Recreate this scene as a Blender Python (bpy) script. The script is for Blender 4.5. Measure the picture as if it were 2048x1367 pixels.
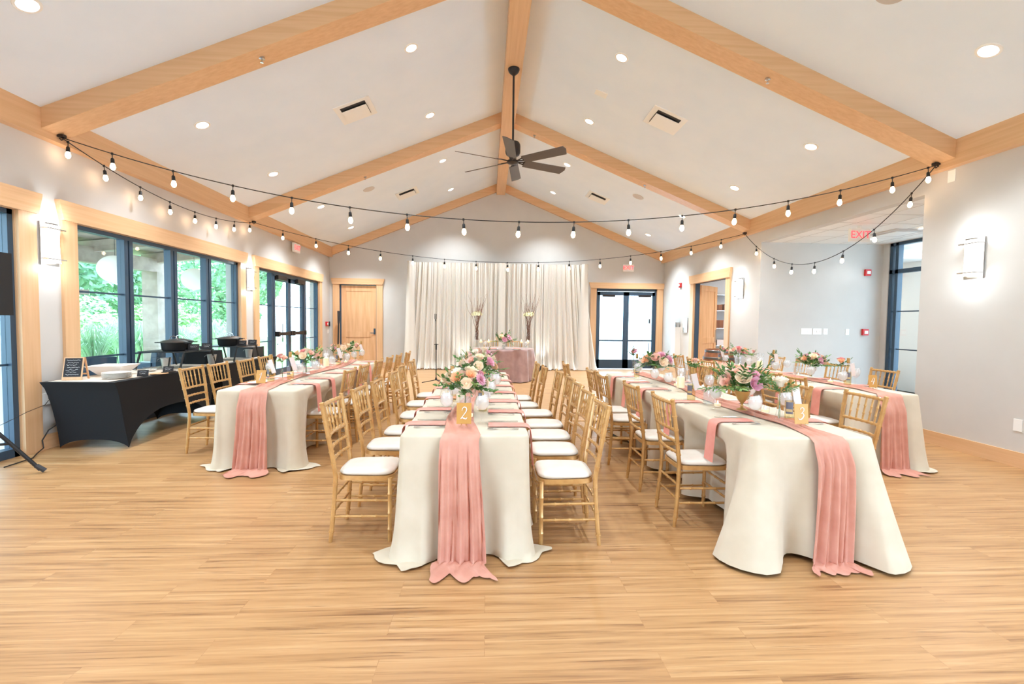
import bpy, math, random
from mathutils import Vector, Matrix
for _o in list(bpy.data.objects): bpy.data.objects.remove(_o, do_unlink=True)
S = bpy.context.scene; COL = S.collection
PI = math.pi; sin = math.sin; cos = math.cos

# ------------------------------------------------------------ camera
YAW, PITCH, ROLL = math.radians(3.0566), math.radians(-2.4972), math.radians(0.6991)
cd = bpy.data.cameras.new('camera'); cam = bpy.data.objects.new('camera', cd); COL.objects.link(cam)
cd.sensor_width = 36; cd.lens = 16.212; cd.clip_start = .05; cd.clip_end = 300
fw = Vector((sin(YAW)*cos(PITCH), cos(YAW)*cos(PITCH), sin(PITCH)))
rt = Vector((cos(YAW), -sin(YAW), 0)); up = rt.cross(fw)
r2 = rt*cos(ROLL)+up*sin(ROLL); u2 = -rt*sin(ROLL)+up*cos(ROLL)
cam.matrix_world = Matrix(((r2.x,u2.x,-fw.x,0),(r2.y,u2.y,-fw.y,0),(r2.z,u2.z,-fw.z,1.456),(0,0,0,1)))
S.camera = cam

# ------------------------------------------------------------ world, sun, exposure
W = bpy.data.worlds.new('world'); S.world = W; W.use_nodes = True
nt = W.node_tree; bg = nt.nodes['Background']
tc = nt.nodes.new('ShaderNodeTexCoord'); sp = nt.nodes.new('ShaderNodeSeparateXYZ'); cr = nt.nodes.new('ShaderNodeValToRGB')
nt.links.new(tc.outputs['Generated'], sp.inputs[0]); nt.links.new(sp.outputs['Z'], cr.inputs[0]); nt.links.new(cr.outputs[0], bg.inputs[0])
cr.color_ramp.elements[0].color = (.62,.81,1,1); cr.color_ramp.elements[1].color = (.50,.72,1,1)
bg.inputs[1].default_value = 7.5
S.view_settings.view_transform = 'Standard'; S.view_settings.look = 'None'; S.view_settings.gamma = 1
S.view_settings.exposure = 0.62; S.view_settings.use_curve_mapping = False
S.cycles.max_bounces = 9; S.cycles.diffuse_bounces = 8; S.cycles.glossy_bounces = 3; S.cycles.transmission_bounces = 4
S.cycles.transparent_max_bounces = 24; S.cycles.sample_clamp_indirect = 6; S.cycles.caustics_reflective = False; S.cycles.caustics_refractive = False
SPOT_W = 150; FAR_W = 1.0

# ------------------------------------------------------------ materials
M = {}
def srgb(r,g,b):
    f = lambda c: (c/255/12.92 if c/255 <= .04045 else ((c/255+.055)/1.055)**2.4)
    return (f(r), f(g), f(b), 1)
def mat(name, col, rough=.6, metal=0, **k):
    m = bpy.data.materials.new(name); m.use_nodes = True; b = m.node_tree.nodes['Principled BSDF']
    b.inputs['Base Color'].default_value = col; b.inputs['Roughness'].default_value = rough; b.inputs['Metallic'].default_value = metal
    for kk, v in k.items(): b.inputs[kk.replace('_',' ')].default_value = v
    M[name] = m; return m
def noise_tint(m, col1, col2, scale=(3,3,3), nscale=4, detail=4, bump=0, lo=.35, hi=.65):
    t = m.node_tree; b = t.nodes['Principled BSDF']; L = t.links
    c = t.nodes.new('ShaderNodeTexCoord'); mp = t.nodes.new('ShaderNodeMapping'); n = t.nodes.new('ShaderNodeTexNoise'); r = t.nodes.new('ShaderNodeValToRGB')
    mp.inputs['Scale'].default_value = scale; n.inputs['Scale'].default_value = nscale; n.inputs['Detail'].default_value = detail
    L.new(c.outputs['Object'], mp.inputs[0]); L.new(mp.outputs[0], n.inputs['Vector']); L.new(n.outputs[0], r.inputs[0])
    r.color_ramp.elements[0].position = lo; r.color_ramp.elements[0].color = col1
    r.color_ramp.elements[1].position = hi; r.color_ramp.elements[1].color = col2
    L.new(r.outputs[0], b.inputs['Base Color'])
    if bump:
        bp = t.nodes.new('ShaderNodeBump'); bp.inputs['Strength'].default_value = bump; bp.inputs['Distance'].default_value = .01
        L.new(n.outputs[0], bp.inputs['Height']); L.new(bp.outputs[0], b.inputs['Normal'])
    return m
def emit(name, col, s):
    m = mat(name, col, .5); b = m.node_tree.nodes['Principled BSDF']
    b.inputs['Emission Color'].default_value = col; b.inputs['Emission Strength'].default_value = s; return m
def glassy(name, tint=(1,1,1,1), ior=1.45, rough=.02, alpha=0.0):
    m = bpy.data.materials.new(name); m.use_nodes = True; t = m.node_tree; t.nodes.clear()
    o = t.nodes.new('ShaderNodeOutputMaterial'); mx = t.nodes.new('ShaderNodeMixShader'); fr = t.nodes.new('ShaderNodeLayerWeight'); pw = t.nodes.new('ShaderNodeMath'); ma = t.nodes.new('ShaderNodeMath'); pw.operation = 'POWER'; ma.operation = 'MULTIPLY_ADD'
    tr = t.nodes.new('ShaderNodeBsdfTransparent'); g = t.nodes.new('ShaderNodeBsdfGlossy')
    tr.inputs[0].default_value = tint; g.inputs['Roughness'].default_value = rough; pw.inputs[1].default_value = 3.5; ma.inputs[1].default_value = .35*(ior-1)/.45; ma.inputs[2].default_value = .035*(ior-1)/.45
    t.links.new(fr.outputs['Facing'], pw.inputs[0]); t.links.new(pw.outputs[0], ma.inputs[0]); t.links.new(ma.outputs[0], mx.inputs[0]); t.links.new(tr.outputs[0], mx.inputs[1]); t.links.new(g.outputs[0], mx.inputs[2]); t.links.new(mx.outputs[0], o.inputs[0])
    M[name] = m; return m
for ax, sc in (('x',(.5,14,14)),('y',(14,.5,14)),('z',(14,14,.5))):
    noise_tint(mat('wood_'+ax, (1,1,1,1), .42), srgb(212,168,124), srgb(226,186,144), sc, 2.2, 7, .03, .25, .75)
noise_tint(mat('door_wood', (1,1,1,1), .42), srgb(205,155,108), srgb(226,182,138), (9,9,.6), 1.6, 6, .05, .3, .7)
noise_tint(mat('wall_paint', (1,1,1,1), .75), srgb(200,197,193), srgb(204,201,197), (1,1,1), 2)
noise_tint(mat('ceiling_paint', (1,1,1,1), .8), srgb(226,238,252), srgb(230,241,254), (1,1,1), 2)
mat('white_paint', srgb(235,233,230), .5); mat('plastic_white', srgb(240,240,238), .35)
mat('frame_black_hazed', srgb(50,72,92), .4); mat('dark_bronze', srgb(52,46,44), .4, .5); mat('blade', srgb(88,82,80), .45)  # the frame black has bluish haze and flare mixed into its colour
noise_tint(mat('gold', (1,1,1,1), .32, .35), srgb(196,150,92), srgb(212,168,108), (6,6,6), 3)
M['gold'].node_tree.nodes['Principled BSDF'].inputs['Coat Weight'].default_value = .25
mat('gold_card', srgb(205,155,82), .45, .1); mat('gold_foil', srgb(190,150,90), .35, .6)
noise_tint(mat('seat_vinyl', (1,1,1,1), .38), srgb(222,213,202), srgb(228,220,210), (4,4,4), 3)
noise_tint(mat('linen', (1,1,1,1), .85), srgb(206,193,171), srgb(213,201,180), (2,2,2), 3)
M['linen'].node_tree.nodes['Principled BSDF'].inputs['Sheen Weight'].default_value = .2
noise_tint(mat('blush', (1,1,1,1), .8), srgb(202,142,124), srgb(212,156,138), (2,2,2), 4)
noise_tint(mat('napkin_pink', (1,1,1,1), .8), srgb(226,146,132), srgb(232,158,144), (3,3,3), 4)
noise_tint(mat('velvet', (1,1,1,1), .55), srgb(146,110,104), srgb(164,128,120), (2,2,2), 3)
M['velvet'].node_tree.nodes['Principled BSDF'].inputs['Sheen Weight'].default_value = .6
mat('voile', srgb(226,222,214), .8)
_b = M['voile'].node_tree.nodes['Principled BSDF']; _b.inputs['Alpha'].default_value = .93
mat('spandex', srgb(13,14,19), .9); mat('black_plastic', srgb(24,24,26), .45); mat('cast_iron', srgb(32,33,36), .5, .3)
mat('iron_lid', srgb(72,66,62), .35, .5); mat('steel', srgb(200,200,200), .22, 1); mat('galvanized', srgb(190,192,192), .35, .8)
mat('porcelain', srgb(246,243,238), .2); mat('paper', srgb(240,230,228), .8); mat('chalk', srgb(240,240,240), .9)
mat('chalkboard', srgb(38,38,42), .8); mat('charcoal', srgb(50,50,54), .6)
mat('red', srgb(205,30,35), .4); emit('exit_red', srgb(255,60,70), 1.6)
mat('leaf', srgb(74,116,52), .5); mat('leaf_light', srgb(128,160,90), .5); mat('leaf_dusty', srgb(120,142,108), .6)
for n_, c_ in dict(rose_cream=(250,232,208), rose_blush=(246,206,190), rose_pink=(240,170,170), rose_mauve=(234,182,200), rose_white=(248,240,228), rose_peach=(246,200,160), hydrangea=(240,238,205)).items():
    mat(n_, srgb(*c_), .65, Subsurface_Weight=0)
mat('stem', srgb(90,120,60), .6); mat('twig', srgb(128,92,76), .8)
mat('label_dark', srgb(112,112,126), .5); mat('label_gold', srgb(206,180,130), .5)
glassy('glass', (.995,.995,.995,1)); glassy('window_glass', (.93,.97,.96,1), 1.5); glassy('acrylic', (.985,.99,.99,1), 1.2)
glassy('wine', (.93,.86,.66,1), 1.45)
mat('ice', srgb(250,250,250), .3, Alpha=.42); mat('water', srgb(220,230,232), .1, Alpha=.25)
mat('wax', srgb(252,232,200), .5, Emission_Color=srgb(255,215,160), Emission_Strength=.25); emit('flame', srgb(255,225,170), 9)
emit('bulb_glow', srgb(255,214,170), 15); emit('can_glow', (1,.97,.93,1), 7); emit('sconce_glow', (1,.95,.86,1), 4); emit('uplight', (.93,1,.97,1), 4)
mat('speaker_grey', srgb(196,190,186), .6)
noise_tint(mat('barrel_wood', (1,1,1,1), .6), srgb(120,72,44), srgb(158,98,60), (6,6,1), 2); mat('barrel_hoop', srgb(100,98,96), .4, .7)
noise_tint(mat('grey_wood', (1,1,1,1), .7), srgb(168,148,132), srgb(196,176,160), (2,2,2), 2)
noise_tint(mat('concrete', (1,1,1,1), .8), srgb(196,200,202), srgb(212,214,214), (1,1,1), 2)
noise_tint(mat('lawn', (1,1,1,1), .9), srgb(120,160,90), srgb(150,184,116), (1,1,1), 2)
noise_tint(mat('tree_leaf_hazed', (1,1,1,1), .7), srgb(120,168,130), srgb(174,206,168), (1,1,1), 1.2)  # tree greens paled to paint in the outdoor haze and flare
noise_tint(mat('bush_leaf_hazed', (1,1,1,1), .7), srgb(150,194,128), srgb(184,216,156), (1,1,1), 1.5)  # shrub greens lightened by the same painted-in haze
noise_tint(mat('grass_blade', (1,1,1,1), .7), srgb(164,194,156), srgb(202,218,188), (1,1,1), 1.5)
mat('bark', srgb(150,140,126), .8); mat('wicker', srgb(60,74,90), .7); mat('cushion', srgb(220,205,190), .8); mat('lantern', srgb(248,246,242), .7, Emission_Color=(1,1,1,1), Emission_Strength=.25)
mat('siding', srgb(150,158,168), .7)
# floor planks
def floor_mat():
    m = mat('plank_floor', (1,1,1,1), .36); t = m.node_tree; b = t.nodes['Principled BSDF']; L = t.links; N = t.nodes.new
    c = N('ShaderNodeTexCoord'); br = N('ShaderNodeTexBrick'); br.offset = .37; br.inputs['Scale'].default_value = 1
    br.inputs['Brick Width'].default_value = 1.22; br.inputs['Row Height'].default_value = .15; br.inputs['Mortar Size'].default_value = .0012
    br.inputs['Color1'].default_value = (0,0,0,1); br.inputs['Color2'].default_value = (1,1,1,1); br.inputs['Mortar'].default_value = (.45,.45,.45,1); br.inputs['Bias'].default_value = 0
    L.new(c.outputs['Object'], br.inputs['Vector'])
    add = N('ShaderNodeVectorMath'); add.operation = 'MULTIPLY_ADD'; add.inputs[1].default_value = (7,13,5)
    L.new(br.outputs['Color'], add.inputs[0]); L.new(c.outputs['Object'], add.inputs[2])
    def ns(sc, scale, det, dist=0):
        mp = N('ShaderNodeMapping'); mp.inputs['Scale'].default_value = sc; n = N('ShaderNodeTexNoise'); n.inputs['Scale'].default_value = scale
        n.inputs['Detail'].default_value = det; n.inputs['Distortion'].default_value = dist; n.inputs['Roughness'].default_value = .65
        L.new(add.outputs[0], mp.inputs[0]); L.new(mp.outputs[0], n.inputs['Vector']); return n
    a = ns((.55,16,1), 1.7, 9, .5); r = N('ShaderNodeValToRGB'); L.new(a.outputs[0], r.inputs[0])
    e = r.color_ramp.elements; e[0].position = .32; e[0].color = srgb(140,100,64); e[1].position = .68; e[1].color = srgb(200,162,118)
    k = e.new(.42); k.color = srgb(172,130,86); k = e.new(.55); k.color = srgb(188,146,100)
    hs = N('ShaderNodeMix'); hs.data_type = 'RGBA'; hs.blend_type = 'MULTIPLY'; hs.inputs['Factor'].default_value = .8
    rr = N('ShaderNodeValToRGB'); L.new(br.outputs['Color'], rr.inputs[0]); rr.color_ramp.elements[0].color = (.93,.89,.86,1); rr.color_ramp.elements[1].color = (1,1,1,1)
    L.new(r.outputs[0], hs.inputs['A']); L.new(rr.outputs[0], hs.inputs['B'])
    dk = ns((1.0,34,1), 1.5, 5, .3); r3 = N('ShaderNodeValToRGB'); L.new(dk.outputs[0], r3.inputs[0])
    r3.color_ramp.elements[0].position = .30; r3.color_ramp.elements[0].color = (.45,.36,.30,1); r3.color_ramp.elements[1].position = .44; r3.color_ramp.elements[1].color = (1,1,1,1)
    h2 = N('ShaderNodeMix'); h2.data_type = 'RGBA'; h2.blend_type = 'MULTIPLY'; h2.inputs['Factor'].default_value = .85
    L.new(hs.outputs['Result'], h2.inputs['A']); L.new(r3.outputs[0], h2.inputs['B'])
    h3 = N('ShaderNodeMix'); h3.data_type = 'RGBA'; h3.blend_type = 'MULTIPLY'; L.new(br.outputs['Fac'], h3.inputs['Factor'])
    L.new(h2.outputs['Result'], h3.inputs['A']); h3.inputs['B'].default_value = (.86,.8,.74,1)
    L.new(h3.outputs['Result'], b.inputs['Base Color'])
    bp = N('ShaderNodeBump'); bp.inputs['Strength'].default_value = .08; bp.inputs['Distance'].default_value = .01; L.new(a.outputs[0], bp.inputs['Height']); L.new(bp.outputs[0], b.inputs['Normal'])
floor_mat()

# ------------------------------------------------------------ mesh builder
class MB:
    def __init__(s): s.v = []; s.f = []
    def add(s, vs, fs):
        o = len(s.v); s.v += [tuple(v) for v in vs]; s.f += [tuple(i+o for i in f) for f in fs]; return s
    def box(s, x0,x1,y0,y1,z0,z1):
        return s.add([(x0,y0,z0),(x1,y0,z0),(x1,y1,z0),(x0,y1,z0),(x0,y0,z1),(x1,y0,z1),(x1,y1,z1),(x0,y1,z1)],
                     [(0,3,2,1),(4,5,6,7),(0,1,5,4),(1,2,6,5),(2,3,7,6),(3,0,4,7)])
    def prism(s, pts, a0, a1, ax='y'):   # pts in the plane across ax
        n = len(pts); P = lambda p,a: {'y':(p[0],a,p[1]),'x':(a,p[0],p[1]),'z':(p[0],p[1],a)}[ax]
        return s.add([P(p,a0) for p in pts]+[P(p,a1) for p in pts], [tuple(range(n))[::-1], tuple(range(n,2*n))]+[(i,(i+1)%n,(i+1)%n+n,i+n) for i in range(n)])
    def tube(s, pts, r, n=8, cap=True):
        pts = [Vector(p) for p in pts]; rs = r if isinstance(r,(list,tuple)) else [r]*len(pts); vs = []; fs = []
        ref = None
        for i,p in enumerate(pts):
            d = (pts[min(i+1,len(pts)-1)]-pts[max(i-1,0)])
            if d.length < 1e-9: d = Vector((0,0,1))
            d.normalize()
            if ref is None: ref = Vector((1,0,0)) if abs(d.x) < .8 else Vector((0,1,0))
            a = (ref-d*ref.dot(d))
            if a.length < 1e-4: a = d.orthogonal()
            a.normalize(); b = d.cross(a); ref = a
            for k in range(n):
                t = 2*PI*k/n; vs.append(p+(a*cos(t)+b*sin(t))*rs[i])
        for i in range(len(pts)-1):
            for k in range(n): fs.append((i*n+k, i*n+(k+1)%n, (i+1)*n+(k+1)%n, (i+1)*n+k))
        if cap: fs.append(tuple(range(n))[::-1]); fs.append(tuple((len(pts)-1)*n+k for k in range(n)))
        return s.add(vs, fs)
    def lathe(s, prof, c=(0,0,0), n=20, ang=2*PI):
        vs = []; fs = []; m = len(prof); full = abs(ang-2*PI) < 1e-6; cols = n if full else n+1
        for k in range(cols):
            t = ang*k/n
            for (r,z) in prof: vs.append((c[0]+r*cos(t), c[1]+r*sin(t), c[2]+z))
        for k in range(n):
            k2 = (k+1)%n if full else k+1
            for j in range(m-1): fs.append((k*m+j, k2*m+j, k2*m+j+1, k*m+j+1))
        return s.add(vs, fs)
    def grid(s, P):
        h = len(P); w = len(P[0]); return s.add([p for row in P for p in row], [(i*w+j, i*w+j+1, (i+1)*w+j+1, (i+1)*w+j) for i in range(h-1) for j in range(w-1)])
    def mesh(s, name, m, smooth=40):
        me = bpy.data.meshes.new(name); me.from_pydata(s.v, [], s.f); me.materials.append(M[m])
        me.validate(clean_customdata=False)
        if smooth:
            me.polygons.foreach_set('use_smooth', [True]*len(me.polygons))
            if smooth < 180: me.set_sharp_from_angle(angle=math.radians(smooth))
        me.update(); return me
    def obj(s, name, m, parent=None, smooth=40): return put(name, s.mesh(name, m, smooth), parent)
def put(name, me, parent=None, loc=(0,0,0), rot=(0,0,0), sc=None):
    o = bpy.data.objects.new(name, me); COL.objects.link(o); o.location = loc; o.rotation_euler = rot
    if sc: o.scale = sc if isinstance(sc,(tuple,list)) else (sc,sc,sc)
    if parent: o.parent = parent
    return o
def tag(o, label, cat, group=None):
    o['label'] = label; o['category'] = cat
    if group: o['group'] = group
    return o
def thing(name, label, cat, loc=(0,0,0), rz=0, group=None):
    o = bpy.data.objects.new(name, None); COL.objects.link(o); o.location = loc; o.rotation_euler = (0,0,rz); o.empty_display_size = .1
    return tag(o, label, cat, group)
def struct(name, mb, m, parent=None, smooth=0):
    o = mb.obj(name, m, parent, smooth)
    if not parent: o['kind'] = 'structure'
    return o
def copy_tree(o, loc, rz=0, label=None, group=None, sc=None):
    c = o.copy(); COL.objects.link(c); c.location = loc; c.rotation_euler = (0,0,rz)
    if sc: c.scale = (sc,sc,sc)
    if label: c['label'] = label
    if group: c['group'] = group
    def rec(a, b):
        for ch in a.children:
            d = ch.copy(); COL.objects.link(d); d.parent = b; d.matrix_parent_inverse = ch.matrix_parent_inverse.copy(); rec(ch, d)
    rec(o, c); return c
def solid(o, th, off=-1):
    md = o.modifiers.new('solid','SOLIDIFY'); md.thickness = th; md.offset = off; return o
ORD = ['first','second','third','fourth','fifth','sixth','seventh','eighth','ninth']

# ------------------------------------------------------------ room shell
XL, XR, YB, XM, WR = -4.83, 5.56, 14.4, .3665, .1304
SL = (5.6694-3.6557)/(5.0946-WR)
def zc(x): return 5.6694-SL*(abs(x-XM)-WR)
Y0 = -6.0
rw_ = MB()
for sg,xe in ((-1,XL),(1,XR)): rw_.prism([(XM,2.6),(xe,2.6),(xe,zc(xe)+.1),(XM,zc(XM)+.1)], Y0-.2, Y0)
rw_.box(XL,XR,Y0-.2,Y0,0,2.6)
struct('wall_rear', rw_, 'wall_paint')
struct('floor', MB().box(XL-.25, 8.17, Y0, YB+.1, -.1, 0), 'plank_floor')
T = .25
wl = MB()
for a,b in ((0,3.2),(5.02,5.70),(9.27,10.0),(13.5,YB+.2)): wl.box(XL-T, XL, a, b, 0, 3.7)
for a,b in ((Y0,0),(3.2,5.02),(5.70,9.27),(10.0,13.5)): wl.box(XL-T, XL, a, b, 2.55, 3.7)  # unseen stretch behind the camera left open below to admit daylight
struct('wall_left', wl, 'wall_paint')
wr = MB()
for a,b,z0,z1 in ((0,5.68,0,3.7),(Y0,0,3.0,3.7),(9.2,10.52,0,3.7),(12.2,YB+.2,0,3.7),(10.52,12.2,2.56,3.7),(5.68,9.2,3.14,3.7)): wr.box(XR, XR+.16, a, b, z0, z1)  # right wall likewise opened behind the camera, unseen, for daylight
struct('wall_right', wr, 'wall_paint')
wb = MB(); DL, DR = (-4.53,-3.41), (3.41,5.35)
for a,b,z0 in ((XL,DL[0],0),(DL[0],DL[1],2.54),(DL[1],DR[0],0),(DR[0],DR[1],2.54),(DR[1],XR,0)):
    if a < XM < b:
        wb.prism([(a,z0),(XM,z0),(XM,zc(XM)+.05),(a,zc(a)+.05)], YB, YB+.2); wb.prism([(XM,z0),(b,z0),(b,zc(b)+.05),(XM,zc(XM)+.05)], YB, YB+.2)
    else: wb.prism([(a,z0),(b,z0),(b,zc(b)+.05),(a,zc(a)+.05)], YB, YB+.2)
struct('wall_back', wb, 'wall_paint')
cl = MB()
for sgn, xe in ((-1,XL-.3),(1,XR+.3)):
    cl.prism([(XM,zc(XM)),(xe,zc(xe)),(xe,zc(xe)+.3),(XM,zc(XM)+.3)], Y0, YB+.3)
struct('ceiling', cl, 'ceiling_paint')
# alcove off the right wall
struct('floor_alcove_beyond', MB().box(8.17, 12.2, 5.2, 11.5, -.1, 0), 'concrete')
struct('wall_alcove', MB().box(XR+.16, 8.42, 9.2, 9.36, 0, 3.14), 'wall_paint')
struct('wall_alcove_front', MB().box(XR+.16, 8.42, 5.5, 5.68, 1.1, 3.14), 'wall_paint')  # unseen; lower part left open to let daylight onto the alcove wall
struct('wall_alcove_side', MB().box(8.17, 8.42, 9.06, 9.2, 0, 3.14).box(8.17, 8.42, 5.68, 6.7, 0, 3.14), 'wall_paint')
struct('ceiling_alcove', MB().box(XR+.16, 8.42, 5.5, 9.36, 3.141, 3.25), 'white_paint')
struct('wall_lobby', MB().box(8.42, 12.2, 11.0, 11.15, 0, 3.2).box(12.05, 12.2, 5.2, 11, 0, 3.2), 'white_paint')
struct('ceiling_lobby', MB().box(8.42, 12.2, 5.2, 11.15, 3.2, 3.3), 'white_paint')
def tile_lines():
    m = MB()
    for k in range(5): m.box(XR+.16, 8.17, 6.1+k*.6, 6.108+k*.6, 3.1385, 3.141)
    for k in range(4): m.box(6.0+k*.6, 6.008+k*.6, 5.68, 9.2, 3.1385, 3.141)
    return m
struct('trim_ceiling_grid', tile_lines(), 'speaker_grey')
# baseboards
struct('baseboard_left', MB().box(XL, XL+.02, 5.21, 5.51, 0, .16).box(XL, XL+.02, 9.46, 9.81, 0, .16).box(XL, XL+.02, 13.69, YB, 0, .16), 'wood_y')
struct('baseboard_right', MB().box(XR-.02, XR, 0, 5.68, 0, .16).box(XR-.02, XR, 9.2, 10.33, 0, .16).box(XR-.02, XR, 12.39, YB, 0, .16), 'wood_y')
struct('baseboard_back', MB().box(DL[1]+.19, DR[0]-.19, YB-.02, YB, 0, .16), 'wood_x')
# timber beams
def slope_beam(y0, y1, drop, x_in, over=.02, z_lift=.0):
    m = MB()
    for sg in (-1,1):
        xa, xb = XM+sg*WR, XM+sg*(x_in)
        m.prism([(xa,zc(xa)-drop),(xb,zc(xb)-drop),(xb,zc(xb)+over),(xa,zc(xa)+over)], y0, y1)
    return m
tr = 1
for nm, m_, mt in (('trim_1', slope_beam(5.22, 5.52, .2156, 5.0946), 'wood_x'), ('trim_2', slope_beam(9.47, 9.73, .2156, 5.0946), 'wood_x'),
                   ('trim_3', slope_beam(YB-.07, YB, .24, 5.0946), 'wood_x'),
                   ('trim_4', MB().box(XM-WR, XM+WR, Y0, YB, 5.36, 5.73), 'wood_y'),
                   ('trim_5', MB().box(XL, -4.728, Y0, YB, 3.36, 3.67), 'wood_y'), ('trim_6', MB().box(5.461, XR, Y0, YB, 3.36, 3.67), 'wood_y'),
                   ('trim_7', slope_beam(1.0, 1.28, .2156, 5.0946), 'wood_x')):
    o = struct(nm, m_, mt)
# butt joints in the beams: short second boards with a slightly different tone
# casings: opening (axis, plane, a0, a1, ztop)
def casing(name, side, a0, a1, zt=2.54, wid=.19, foot=0):
    m = MB(); h = MB(); ex = .05
    if side in 'LR':
        p0, p1, q1 = (XL, XL+.035, XL+.06) if side == 'L' else (XR-.035, XR, XR-.06)
        m.box(min(p0,p1), max(p0,p1), a0-wid, a0, foot, zt); m.box(min(p0,p1), max(p0,p1), a1, a1+wid, foot, zt)
        xx = (XL, q1) if side == 'L' else (q1, XR)
        h.prism([(a0-wid-.005,zt),(a1+wid+.005,zt),(a1+wid+ex,zt+.2),(a1+wid+ex,zt+.22),(a0-wid-ex,zt+.22),(a0-wid-ex,zt+.2)], xx[0], xx[1], 'x')
        m2 = 'wood_y'
        jx = (XL-.12, XL) if side == 'L' else (XR, XR+.16)
        m.box(jx[0], jx[1], a0-.02, a0+.004, foot, zt).box(jx[0], jx[1], a1-.004, a1+.02, foot, zt).box(jx[0], jx[1], a0, a1, zt-.003, zt+.02)
    else:
        m.box(a0-wid, a0, YB-.035, YB, foot, zt).box(a1, a1+wid, YB-.035, YB, foot, zt)
        h.prism([(a0-wid-.005,zt),(a1+wid+.005,zt),(a1+wid+ex,zt+.16),(a1+wid+ex,zt+.18),(a0-wid-ex,zt+.18),(a0-wid-ex,zt+.16)], YB-.06, YB, 'y')
        m2 = 'wood_x'
        m.box(a0-.02, a0+.004, YB, YB+.12, foot, zt).box(a1-.004, a1+.02, YB, YB+.12, foot, zt)
    o = struct(name, m, 'wood_z'); h.obj('header', m2, o, 0); return o
casing('trim_8', 'L', 3.2, 5.02); casing('trim_9', 'L', 5.70, 9.27); casing('trim_10', 'L', 10.0, 13.5)
casing('trim_11', 'B', *DL); casing('trim_12', 'B', *DR); casing('trim_13', 'R', 10.52, 12.2)

# ------------------------------------------------------------ windows
GX = XL-.07
def win(name, y0, y1, mull, bars=(.955,1.757), zt=2.54, x=GX, skip=()):
    f = MB(); f.box(x-.05,x+.05,y0,y0+.06,0,zt).box(x-.05,x+.05,y1-.06,y1,0,zt).box(x-.05,x+.05,y0,y1,zt-.055,zt).box(x-.05,x+.05,y0,y1,0,.09)
    for a in mull: f.box(x-.05,x+.05,a-.075,a-.012,.09,zt-.055).box(x-.05,x+.05,a+.012,a+.075,.09,zt-.055).box(x-.03,x+.03,a-.012,a+.012,.09,zt-.055)
    o = struct(name, f, 'frame_black_hazed')
    g = MB(); e = [y0+.06]+[q for a in mull for q in (a-.075,a+.075)]+[y1-.06]
    for i in range(0,len(e),2):
        if (i//2) in skip: continue
        g.box(x-.004,x+.004,e[i],e[i+1],.09,zt-.055)
        for b in bars: f2 = MB().box(x-.012,x+.012,e[i],e[i+1],b-.011,b+.011).obj('muntin','frame_black_hazed',o,0)
    g.obj('pane','window_glass',o,0); return o
win('window_1', 3.2, 5.02, [4.1])
win('window_2', 5.70, 9.27, [6.54, 7.44, 8.33])
w3 = win('window_3', 10.0, 13.5, [10.74, 12.56], skip=(1,))
# french doors in the left wall
def leaf(o, y0, y1, x, hinge):
    f = MB(); f.box(x-.03,x+.03,y0,y0+.07,.02,2.44).box(x-.03,x+.03,y1-.07,y1,.02,2.44).box(x-.03,x+.03,y0,y1,2.34,2.44).box(x-.03,x+.03,y0,y1,.02,.3)
    d = f.obj('door_leaf','frame_black_hazed',o,0)
    MB().box(x-.004,x+.004,y0+.07,y1-.07,.3,2.34).obj('pane','window_glass',d,0)
    MB().box(x-.012,x+.012,y0+.07,y1-.07,1.746,1.768).obj('muntin','frame_black_hazed',d,0)
    b = MB().box(x+.05,x+.11,y0+.03,y1-.03,1.07,1.15).box(x+.03,x+.13,y0+.02,y0+.10,1.05,1.17).box(x+.03,x+.13,y1-.10,y1-.02,1.05,1.17)
    b.obj('push_bar','dark_bronze',d,0)
    MB().box(x+.03,x+.11,hinge-.22,hinge+.22,2.36,2.46).obj('door_closer','dark_bronze',d,0)
    return d
d1 = struct('door_1', MB().box(GX-.05,GX+.05,10.815,12.485,2.44,2.485), 'frame_black_hazed')
leaf(d1, 10.82, 11.645, GX, 11.1); leaf(d1, 11.655, 12.48, GX, 12.2)
MB().tube([(GX-.09,11.53,.9),(GX-.09,11.53,1.35)],.012).tube([(GX-.09,11.77,.9),(GX-.09,11.77,1.3)],.012).obj('pull_handle','frame_black_hazed',d1)
# back right glazed doors
d2 = struct('door_2', MB().box(DR[0],DR[0]+.04,YB+.03,YB+.13,0,2.54).box(DR[1]-.04,DR[1],YB+.03,YB+.13,0,2.54).box(DR[0],DR[1],YB+.03,YB+.13,2.46,2.54), 'frame_black_hazed')
xm = (DR[0]+DR[1])/2
for k,(a,b) in enumerate(((DR[0]+.045,xm-.003),(xm+.003,DR[1]-.045))):
    y = YB+.06
    f = MB().box(a,a+.085,y-.025,y+.025,.02,2.45).box(b-.085,b,y-.025,y+.025,.02,2.45).box(a,b,y-.025,y+.025,2.33,2.45).box(a,b,y-.025,y+.025,.02,.3).box(a,b,y-.03,y+.03,.88,.93)
    d = f.obj('door_leaf','frame_black_hazed',d2,0)
    MB().box(a+.085,b-.085,y-.004,y+.004,.3,2.33).obj('pane','window_glass',d,0)
    cx = a+.35 if k == 0 else b-.35
    MB().box(cx-.2,cx+.2,y-.1,y-.03,2.28,2.35).obj('door_closer','dark_bronze',d,0)
    if k: MB().box(b-.2,b-.16,y-.08,y-.03,1.45,1.6).obj('lock_box','dark_bronze',d,0); MB().tube([(b-.18,y-.07,.35),(b-.18,y-.07,.85)],.012).obj('rod','dark_bronze',d)
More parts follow.
